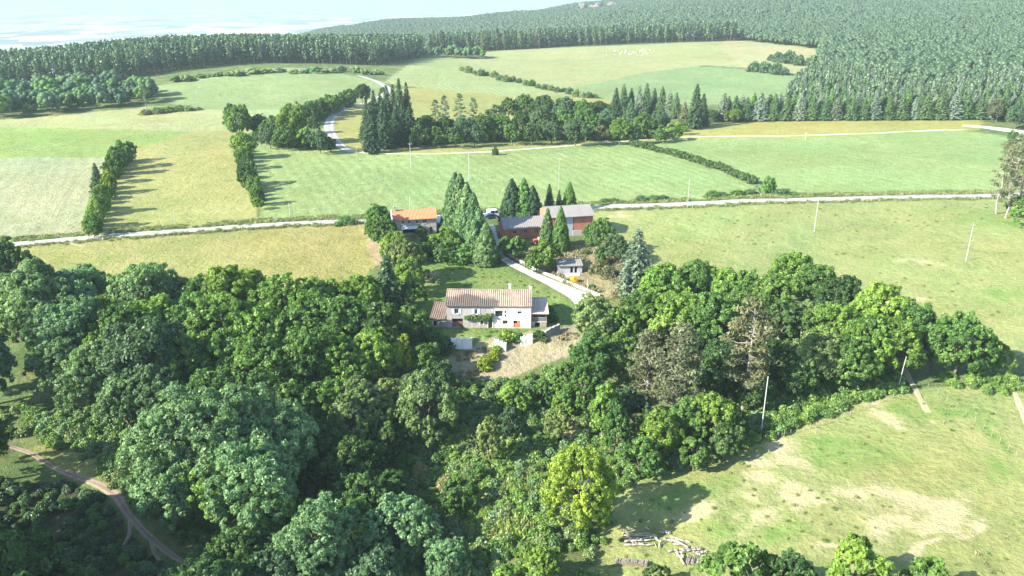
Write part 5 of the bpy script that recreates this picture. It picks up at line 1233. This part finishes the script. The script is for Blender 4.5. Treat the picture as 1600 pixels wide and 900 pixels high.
row('in the thicket left of the winding lane', 'thicket left of the winding lane', [('broad', 405, 196, 30, 'D'), ('broad', 430, 200, 36, 'K'), ('ash', 455, 190, 50, 'C', 1.1), ('broad', 420, 212, 34, 'G'), ('broad', 448, 214, 34, 'K'), ('small', 476, 216, 30, 'C'), ('small', 500, 222, 30, 'G'), ('small', 516, 226, 20, 'K'), ('small', 470, 180, 26, 'D'), ('broad', 487, 172, 28, 'K'), ('small', 500, 168, 26, 'D'), ('small', 515, 164, 26, 'K'), ('small', 530, 160, 26, 'D'), ('small', 545, 154, 24, 'K'), ('broad', 566, 146, 22, 'D', 1.2), ('small', 598, 142, 10, 'D'), ('small', 465, 205, 26, 'E'), ('small', 490, 195, 22, 'G')])
row('in the spruce clump by the lane', 'dark spruce clump by the lane', [('spruce', 574, 196, 32, 'S', 0.90), ('spruce', 585, 186, 32, 'S', 1.07), ('spruce', 595, 182, 29, 'S', 1.07), ('spruce', 605, 178, 29, 'S', 1.15), ('spruce', 615, 176, 29, 'S', 1.15), ('spruce', 625, 174, 29, 'S', 1.23), ('spruce', 636, 176, 29, 'S', 1.23), ('spruce', 580, 206, 35, 'S'), ('spruce', 600, 200, 35, 'S', 0.90), ('spruce', 620, 200, 35, 'S', 0.90), ('spruce', 640, 202, 35, 'S', 0.82), ('spruce', 630, 196, 32, 'S', 0.90)])
row('rising behind the copse', 'pines rising behind the copse', [('sparse_pine', 680, 175, 18, 'G', 1.2), ('sparse_pine', 694, 172, 20, 'G', 1.2), ('sparse_pine', 718, 170, 24, 'G', 1.1), ('sparse_pine', 740, 174, 20, 'G', 1.1)])
CP = 'broadleaf trees of the copse behind the green field'
row('in the copse upper edge', CP, [('small', 795, 172, 30, 'D'), ('broad', 820, 168, 34, 'K'), ('broad', 850, 170, 36, 'D'), ('broad', 880, 172, 38, 'G'), ('broad', 912, 174, 38, 'K'), ('broad', 940, 176, 34, 'D'), ('small', 775, 180, 28, 'G')])
row('in the copse middle', CP, [('broad', 665, 200, 36, 'D'), ('broad', 695, 202, 34, 'D'), ('broad', 725, 202, 36, 'G'), ('broad', 755, 198, 36, 'D'), ('broad', 785, 198, 36, 'K'), ('broad', 815, 194, 38, 'D'), ('broad', 848, 192, 42, 'G'), ('broad', 880, 194, 40, 'K'), ('broad', 915, 196, 42, 'K'), ('broad', 950, 192, 38, 'G')])
row('along the copse front edge', CP, [('small', 655, 214, 30, 'D'), ('small', 682, 214, 28, 'K'), ('small', 712, 214, 28, 'D'), ('small', 742, 212, 28, 'G'), ('small', 765, 206, 26, 'C'), ('small', 800, 210, 28, 'K'), ('small', 830, 210, 28, 'D'), ('broad', 862, 206, 30, 'G'), ('broad', 900, 206, 38, 'G'), ('small', 940, 210, 26, 'P'), ('broad', 968, 204, 32, 'C', 1.1), ('small', 990, 212, 24, 'G'), ('broad', 1005, 196, 34, 'K'), ('broad', 1030, 190, 30, 'G'), ('small', 1050, 206, 32, 'C', .7), ('small', 1030, 212, 26, 'K', .7), ('small', 1062, 200, 22, 'C', .8)])
row('at the copse right end', 'spruces at the right end of the copse', [('spruce', 962, 165, 25, 'S', 0.79), ('spruce', 974, 160, 25, 'G', 0.86), ('spruce', 986, 162, 25, 'S', 0.79), ('spruce', 998, 163, 25, 'L', 0.79), ('spruce', 1010, 158, 25, 'G', 0.86), ('spruce', 1022, 162, 25, 'S', 0.79), ('spruce', 1034, 163, 25, 'G', 0.79), ('spruce', 1046, 166, 25, 'L', 0.73), ('spruce', 1056, 168, 25, 'G', 0.73), ('spruce', 1087, 172, 33, 'S', 0.86), ('spruce', 1069, 181, 25, 'P', 0.73), ('spruce', 1000, 178, 28, 'L', 0.73), ('spruce', 985, 180, 28, 'G', 0.73), ('broad', 1112, 180, 26, 'D', 0.66), ('broad', 1147, 180, 22, 'C', .9), ('spruce', 1098, 176, 28, 'S', 0.79)])
# long straight spruce row in front of the plantation
n = 48
for i in range(n):
    px = 1128 + (1596 - 1128) * i / (n - 1) + random.uniform(-3, 3); yb = 189 - 1.0 * i / n * 3 + (i % 2) * 1.0
    tree_tb('spruce', px, yb - random.uniform(36, 46), yb - (i % 2) * 3, 'LGTLGK'[i % 6], ('silvery ' if i % 3 == 0 else 'green ') + f"spruce, {ORD[i] if i < 24 else ORD[n - 1 - i]} from the {'left' if i < 24 else 'right'} in the spruce row above the yellow field", 'spruces of the long row above the yellow field', random.uniform(1.45, 1.9))
row('beyond the spruce row right end', 'trees at the right edge by the stony track', [('broad', 1560, 172, 32, 'P', 1.0), ('broad', 1590, 182, 30, 'G'), ('broad', 1612, 176, 34, 'D'), ('small', 1582, 212, 14, 'K')])
row('at the right edge by the road', 'tall pines at the right edge by the road', [('sparse_pine', 1572, 265, 34, 'P', 1.5), ('sparse_pine', 1588, 262, 38, 'P', 1.5), ('sparse_pine', 1606, 258, 40, 'P', 1.5), ('small', 1592, 322, 30, 'K'), ('small', 1605, 335, 40, 'C')])
def fill_line(pts, n, w0, tones, label, group, hk=.9):
    for i in range(n):
        t = (i + .5) / n * (len(pts) - 1); a = int(t); f = t - a
        shrub_at(pts[a][0] * (1 - f) + pts[a + 1][0] * f + random.uniform(-2, 2), pts[a][1] * (1 - f) + pts[a + 1][1] * f, w0 * random.uniform(.8, 1.25), random.choice(tones), f"{ORD[i]} {label}", group, hk * random.uniform(.9, 1.3))
fill_line([(147, 366), (150, 345), (158, 320), (166, 300), (176, 278), (186, 262), (200, 250)], 16, 25, 'KCKB', 'bush from the near end inside the shrub line left of the hay field', 'bushes inside the left shrub line', 1.1)
fill_line([(404, 324), (402, 308), (396, 296), (388, 284), (384, 262), (380, 246), (378, 236)], 14, 21, 'KDKG', 'bush from the near end inside the green field left tree line', 'bushes inside the middle tree line', 1.1)
fill_line([(405, 218), (440, 228), (475, 230), (512, 233)], 12, 24, 'KGDB', 'low bush from the left along the thicket foot by the green field', 'bushes at the thicket foot', .9)
fill_line([(478, 196), (500, 184), (520, 174), (548, 163)], 10, 20, 'KGD', 'low bush from the lane bend along the thicket upper side', 'bushes of the thicket upper side', .9)
fill_line([(572, 222), (610, 224), (650, 226), (720, 222), (800, 218), (880, 218), (960, 218), (1040, 216)], 24, 26, 'KGDB', 'low bush from the left along the copse front edge', 'bushes along the copse front', .8)
# clipped diagonal hedge
hp_ = [at(988, 228), at(1040, 240), at(1090, 254), at(1140, 272), at(1178, 288)]
r = np.random.default_rng(5); c_, w_ = polyline([(p.x, p.y, 4.0) for p in hp_], .45); PP, NN, TT = [], [], []
for q in c_:
    hb = 2.1 + .5 * float(vnoise(q[0] / 6, q[1] / 6, 3)) * 2
    for k in range(7):
        c0 = np.array([q[0] + r.normal() * .75, q[1] + r.normal() * .75, h1(q[0], q[1]) + hb * r.uniform(.15, .9)]); e = rdir(16, r); e[:, 2] = np.abs(e[:, 2])
        PP.append(c0 + e * .55 * r.uniform(.5, 1.1, (16, 1))); NN.append(nrm(e + r.normal(size=e.shape) * .4)); TT.append(np.clip(r.uniform(.2, .8) + r.normal(size=16) * .1, 0, 1))
PP = np.concatenate(PP); v, q = leaf_quads(PP, np.concatenate(NN), .34 * r.uniform(.7, 1.3, len(PP)), .65)
o = link('hedge', np_mesh('hedge', v, q, np.repeat(np.concatenate(TT), 4), [M_LEAF])); o.color = (.062, .11, .036, 1); tag(o, 'long straight hedge crossing diagonally between the two green fields', 'hedge')
for i, (px, py, wx) in enumerate([(945, 316, 18), (960, 315, 16), (1003, 313, 22), (1022, 312, 22), (1036, 311, 18), (1115, 307, 26), (1130, 306, 18), (1152, 304, 22), (1172, 303, 22), (1200, 300, 24), (1222, 304, 26), (1240, 305, 18)]):
    shrub_at(px, py, wx, 'K' if i % 2 else 'G', f"{ORD[i]} roadside shrub from the left along the road right of the barn", 'roadside shrubs right of the barn', 1.4 if px == 1200 else .5)
for i, (px, py, wx) in enumerate([(1178, 112, 16), (1195, 113, 18), (1212, 116, 18), (1225, 117, 12), (1215, 97, 16), (1232, 99, 20), (1248, 102, 16), (1205, 95, 10), (1270, 104, 18), (1282, 120, 16), (1262, 122, 14)]):
    shrub_at(px, py, wx * 1.3, 'G', f"{ORD[i]} dark shrub from the left on the pale slope below the far hill", 'shrubs on the pale slope', 1.0)
for i in range(22):
    f = i / 21; px = 722 + 208 * f; py = 112 + 42 * f + random.uniform(-2, 2)
    shrub_at(px, py, random.uniform(9, 16), random.choice('KGE'), f"{ORD[i]} low shrub from the left crossing the middle pasture", 'hedge line shrubs of the middle pasture', .9)
for i, (px, py, wx) in enumerate([(228, 179, 16), (245, 177, 20), (262, 175, 18), (280, 173, 18), (295, 173, 14), (310, 172, 10)]):
    shrub_at(px, py, wx * 1.2, 'E', f"{ORD[i]} low scrub clump from the left on the pale hay slope", 'scrub on the pale hay slope', .6)

# --- woods in the distance
def scatter_poly(pix_or_world, spacing, seed=1, world=False):
    P = np.array(pix_or_world if world else wpoly(pix_or_world)); r_ = np.random.default_rng(seed)
    x0, y0 = P.min(0); x1, y1 = P.max(0)
    xs_, ys_ = np.meshgrid(np.arange(x0, x1, spacing), np.arange(y0, y1, spacing))
    x = xs_.ravel() + r_.uniform(-.42, .42, xs_.size) * spacing; y = ys_.ravel() + r_.uniform(-.42, .42, xs_.size) * spacing
    k = inside(P, x, y); return x[k], y[k]
def uY(l): return [(u * y, y) for u, y in l]
# belt of bushes and young trees at the far left, below the pines
bx, by = scatter_poly([(-60, 187), (60, 183), (150, 172), (225, 165), (268, 156), (238, 143), (190, 138), (120, 130), (-60, 138)], 9.5, 5)
o_ = np.argsort(by)
for k in o_[:150]:
    far_tree('broad', bx[k], by[k], random.uniform(.75, 1.3), random.choice('KGDHG'), 'young_tree', 'young broadleaf tree in the bushy belt between the hay slope and the left pines', 'tree', 'bushy belt below the left pines')
tree_tb('sparse_pine', 229, 127, 170, 'G', 'taller grey-green pine at the right end of the bushy belt')
# the pine wood on the left crest
lp = uY([(-.86, 500), (-.62, 525), (-.50, 560), (-.42, 595), (-.33, 640), (-.27, 650), (-.16, 655), (-.135, 690), (-.105, 800), (-.12, 880), (-.30, 880), (-.42, 840), (-.60, 700), (-.86, 660)])
px_, py_ = scatter_poly(lp, 5.0, 8, True)
ordr = np.argsort(py_ - 90 * np.abs(px_ / py_ + .3))
near = ordr[:210]; restk = ordr[210:]
for k in near:
    far_tree('pine', px_[k], py_[k], random.uniform(.85, 1.15), random.choice('GHHT'), 'pine_tree', 'tall bare-stemmed pine in the front ranks of the dense pine wood on the left crest', 'pine tree', 'pines of the left crest wood')
STX, STY, STS = [px_[restk]], [py_[restk]], [np.random.default_rng(3).uniform(.85, 1.15, len(restk))]
# the pine strip in the middle distance
mp_ = uY([(-.10, 860), (0, 872), (.08, 900), (.16, 905), (.23, 890), (.265, 895), (.27, 930), (.16, 960), (0, 930), (-.10, 915)])
px_, py_ = scatter_poly(mp_, 5.5, 9, True); ordr = np.argsort(py_ - 40 * np.abs(px_ / py_ - .1))
for k in ordr[:85]:
    far_tree('pine', px_[k], py_[k], random.uniform(.85, 1.2), random.choice('PGGH'), 'pine_tree', 'tall pine with pale stem in the pine strip behind the middle pasture', 'pine tree', 'pines of the middle strip')
STX.append(px_[ordr[85:]]); STY.append(py_[ordr[85:]]); STS.append(np.random.default_rng(4).uniform(.85, 1.2, len(ordr) - 85))
x, y, s_ = np.concatenate(STX), np.concatenate(STY), np.concatenate(STS)
stuff_scatter('pine_forest', np.stack([x, y, height(x, y)], 1), s_, FARM_['pine'], [TONE['H'], TONE['G'], TONE['T'], TONE['H']], 'dense pine wood behind the front ranks on the far crests', .03)
# broadleaf fringe at the foot of the pines
fx, fy = scatter_poly([(600, 96), (650, 90), (765, 93), (745, 84), (700, 80), (640, 84), (610, 88)], 8, 6)
for k in range(min(len(fx), 46)):
    far_tree('broad', fx[k], fy[k], random.uniform(.7, 1.2), random.choice('KGD'), 'young_tree', 'round dark tree in the fringe right of the left pine wood', 'tree', 'fringe trees right of the left pine wood')
for i in range(40):
    f = i / 39; p = at(270 + f * 330 + random.uniform(-6, 6), 131 - 26 * math.sin(f * 1.9) + f * 14 - 3 + random.uniform(-2, 2))
    b_ = far_tree('broad', p.x, p.y, random.uniform(.35, .6), random.choice('KGE'), 'bush', 'low bush in the hedge fringe along the top of the hill field', 'bush', 'hedge fringe along the hill field'); b_.scale = (b_.scale[0] * random.uniform(1.2, 2.2), b_.scale[1] * 1.5, b_.scale[2] * random.uniform(.6, 1.1)); b_.rotation_euler = (0, 0, random.uniform(-.4, .4)); b_.location.z -= .8
# young plantation on the slope right
q1 = uY([(.37, 430), (.62, 425), (.9, 430), (.9, 560), (.60, 540), (.54, 500), (.48, 520), (.42, 590), (.365, 620), (.35, 560), (.335, 480)])
px_, py_ = scatter_poly(q1, 4.6, 12, True); ordr = np.argsort(py_)
for k in ordr[:190]:
    far_tree('fir', px_[k], py_[k], random.uniform(.6, .95), random.choice('QGTQ'), 'young_spruce', 'young conifer in the dense plantation behind the long spruce row', 'young spruce', 'conifers of the plantation behind the spruce row')
kk = ordr[190:]
stuff_scatter('conifer_plantation', np.stack([px_[kk], py_[kk], height(px_[kk], py_[kk])], 1), np.random.default_rng(6).uniform(.6, .95, len(kk)), FARM_['fir'], [TONE['Q'], TONE['T'], TONE['G'], TONE['Q']], 'dense young conifer plantation on the slope behind the spruce row', .03)
# the forest covering the big hill
hf = uY([(-.50, 1150), (-.30, 960), (-.10, 960), (.10, 975), (.27, 950), (.285, 880), (.37, 790), (.37, 640), (.42, 610), (.48, 540), (.55, 520), (.62, 560), (1.0, 580), (1.0, 2900), (-.5, 2900)])
fx, fy = scatter_poly(hf, 5.4, 14, True)
fz = height(fx, fy); keep = np.ones(len(fx), bool)
rs = np.random.default_rng(8).uniform(.6, 1.15, len(fx)) * (1 + .35 * np.clip(fbm(fx / 80, fy / 80, 5), -.6, .6))
stuff_scatter('hill_forest', np.stack([fx, fy, fz], 1)[keep], rs[keep], FARM_['broad'] , [(.040, .078, .032), (.044, .078, .038), (.052, .092, .034), (.046, .084, .038)], 'continuous broadleaf forest covering the big far hill', .1)
# rock outcrop on the far ridge
p = at(955, 14); bm = bmesh.new()
rr = np.random.default_rng(4)
for k in range(26):
    bmesh.ops.create_icosphere(bm, subdivisions=1, radius=1.0, matrix=Matrix.Translation((rr.normal() * 45, rr.normal() * 14, rr.uniform(0, 9))) @ Matrix.Rotation(rr.uniform(0, 6), 4, 'Z') @ Matrix.Diagonal((rr.uniform(6, 16), rr.uniform(5, 10), rr.uniform(4, 10), 1)))
me = bpy.data.meshes.new('rock_outcrop'); bm.to_mesh(me); bm.free()
o = link('rock_outcrop', me, None, plain_mat('pale rock', (.085, .08, .078), (.13, .12, .115), .2)); o.location = p + Vector((0, 0, -1)); tag(o, 'pale bare rock outcrop on the far forested ridge', 'rock')

# ---------------------------------------------------------------- low growth too dense to count
r = np.random.default_rng(21)
def growth(name, pix, spacing, meshes, size, tones, label, seed, keep=None, tilt=.15):
    x, y = scatter_poly(pix, spacing, seed)
    k = fbm(x / 7, y / 7, seed) > -.25 if keep is None else fbm(x / 7, y / 7, seed) > keep
    x, y = x[k], y[k]
    return stuff_scatter(name, np.stack([x, y, height(x, y) - .05], 1), r.uniform(*size, len(x)), meshes, tones, label, tilt)
growth('undergrowth', [(-20, 640), (60, 640), (200, 690), (230, 740), (420, 700), (660, 580), (690, 600), (800, 596), (900, 570), (960, 690), (1180, 640), (1190, 690), (960, 770), (930, 910), (350, 910), (180, 770), (150, 730), (60, 690), (-20, 680)], 1.6, SHRUBS, (.3, .85), [TONE['K'], TONE['B'], TONE['C'], TONE['A'], TONE['E']], 'dense undergrowth of brambles and saplings on the ravine floor', 31, -.45)
growth('bramble_scrub', [(50, 640), (215, 650), (230, 700), (210, 770), (175, 745), (150, 690), (60, 685)], 1.5, SHRUBS, (.5, .95), [TONE['A'], TONE['E'], TONE['B'], TONE['K'], TONE['A']], 'sunlit bramble scrub above the dirt path', 32, -.6)
growth('bramble_bank', [(1185, 650), (1215, 612), (1300, 590), (1405, 585), (1412, 612), (1330, 640), (1230, 672), (1190, 700)], 1.5, SHRUBS, (.45, .9), [TONE['C'], TONE['K'], TONE['B'], TONE['C'], TONE['K']], 'bright green bramble bank along the lower meadow', 33, -.7)
growth('bramble_bank', [(1470, 585), (1585, 590), (1600, 610), (1560, 620), (1470, 600)], 1.6, SHRUBS, (.4, .7), [TONE['C'], TONE['K'], TONE['B'], TONE['C'], TONE['K']], 'low bramble bank right of the bleached path', 34, -.7)
growth('heath', [(-20, 740), (120, 755), (175, 790), (230, 860), (300, 910), (-20, 910)], 1.5, SHRUBS, (.25, .75), [TONE['D'], TONE['G'], TONE['D'], TONE['S'], TONE['K']], 'dark low scrub on the shaded bank below the dirt path', 35, -.3)
growth('tall_grass', [(700, 690), (790, 640), (840, 700), (850, 760), (800, 870), (730, 870), (710, 760)], 1.1, TUFTS, (.8, 1.6), [(.16, .23, .05), (.13, .21, .05), (.22, .24, .08)], 'tall yellow-green grass and nettles in the ravine clearing', 36, -.4)
growth('undergrowth', [(1000, 470), (1220, 480), (1440, 540), (1400, 600), (1200, 640), (1000, 600), (900, 560), (910, 510)], 3.2, SHRUBS, (.5, 1.1), [TONE['D'], TONE['K'], TONE['G'], TONE['D'], TONE['B']], 'shaded undergrowth inside the right wood', 37)
growth('dry_weeds', [(800, 402), (850, 428), (925, 458), (985, 470), (985, 410), (930, 388), (850, 385)], .9, TUFTS, (.5, 1.3), [(.20, .18, .09), (.14, .15, .06), (.24, .21, .12)], 'dry weeds and rough grass around the stone hut', 38, -.15)
growth('dry_weeds', [(690, 562), (740, 546), (880, 520), (900, 515), (905, 545), (850, 566), (790, 588), (690, 598)], 1.0, TUFTS, (.3, .9), [(.20, .18, .09), (.15, .17, .06), (.22, .18, .11)], 'dry weeds scattered on the bare slope below the farmhouse', 39, .08)
# verge grass along both sides of the road
vx, vy = [], []
for side, wv_, dn in ((1, 3.6, 10), (-1, 1.6, 3)):
    for i in range(len(ROADC)):
        for k in range(dn):
            d_ = ROADW[i] / 2 + .25 + r.random() ** 1.3 * wv_
            q = ROADC[i] + ROADN[i] * side * d_ + r.normal(size=2) * .5
            if abs(q[0]) > 190 or math.hypot(q[0] - BARN[0], q[1] - BARN[1]) < 9 or math.hypot(q[0] - HOUSE[0], q[1] - HOUSE[1]) < 8: continue
            if (q[0] - DC[0][0]) ** 2 + (q[1] - DC[0][1]) ** 2 < 20: continue
            vx.append(q[0]); vy.append(q[1])
vx, vy = np.array(vx), np.array(vy)
k = fbm(vx / 8, vy / 8, 77) > -.35; vx, vy = vx[k], vy[k]
stuff_scatter('verge_grass', np.stack([vx, vy, height(vx, vy) - .05], 1), r.uniform(.4, 1.15, len(vx)), TUFTS, [(.16, .20, .07), (.22, .22, .10), (.12, .17, .05)], 'tall verge grass along both sides of the road', .1)
growth('meadow_tufts', [(960, 780), (1190, 700), (1400, 625), (1600, 600), (1700, 920), (930, 920)], 2.4, TUFTS, (.2, .55), [(.15, .19, .06), (.22, .21, .09), (.11, .17, .04)], 'rough grass tussocks of the lower right meadow', 41, .0, .2)
growth('meadow_tufts', [(940, 340), (1560, 316), (1620, 345), (1600, 530), (1480, 490), (1350, 455), (1200, 425), (1010, 410)], 3.4, TUFTS, (.25, .6), [(.15, .18, .06), (.20, .20, .09), (.12, .16, .045)], 'rough grass tussocks of the upper right meadow', 42, .1, .2)
growth('lawn_weeds', [(655, 415), (780, 418), (890, 470), (890, 500), (780, 527), (690, 527)], 2.0, TUFTS, (.2, .6), [(.09, .14, .035), (.13, .16, .05), (.07, .12, .03)], 'unmown tufts on the lawn around the farmhouse', 43, .0, .2)
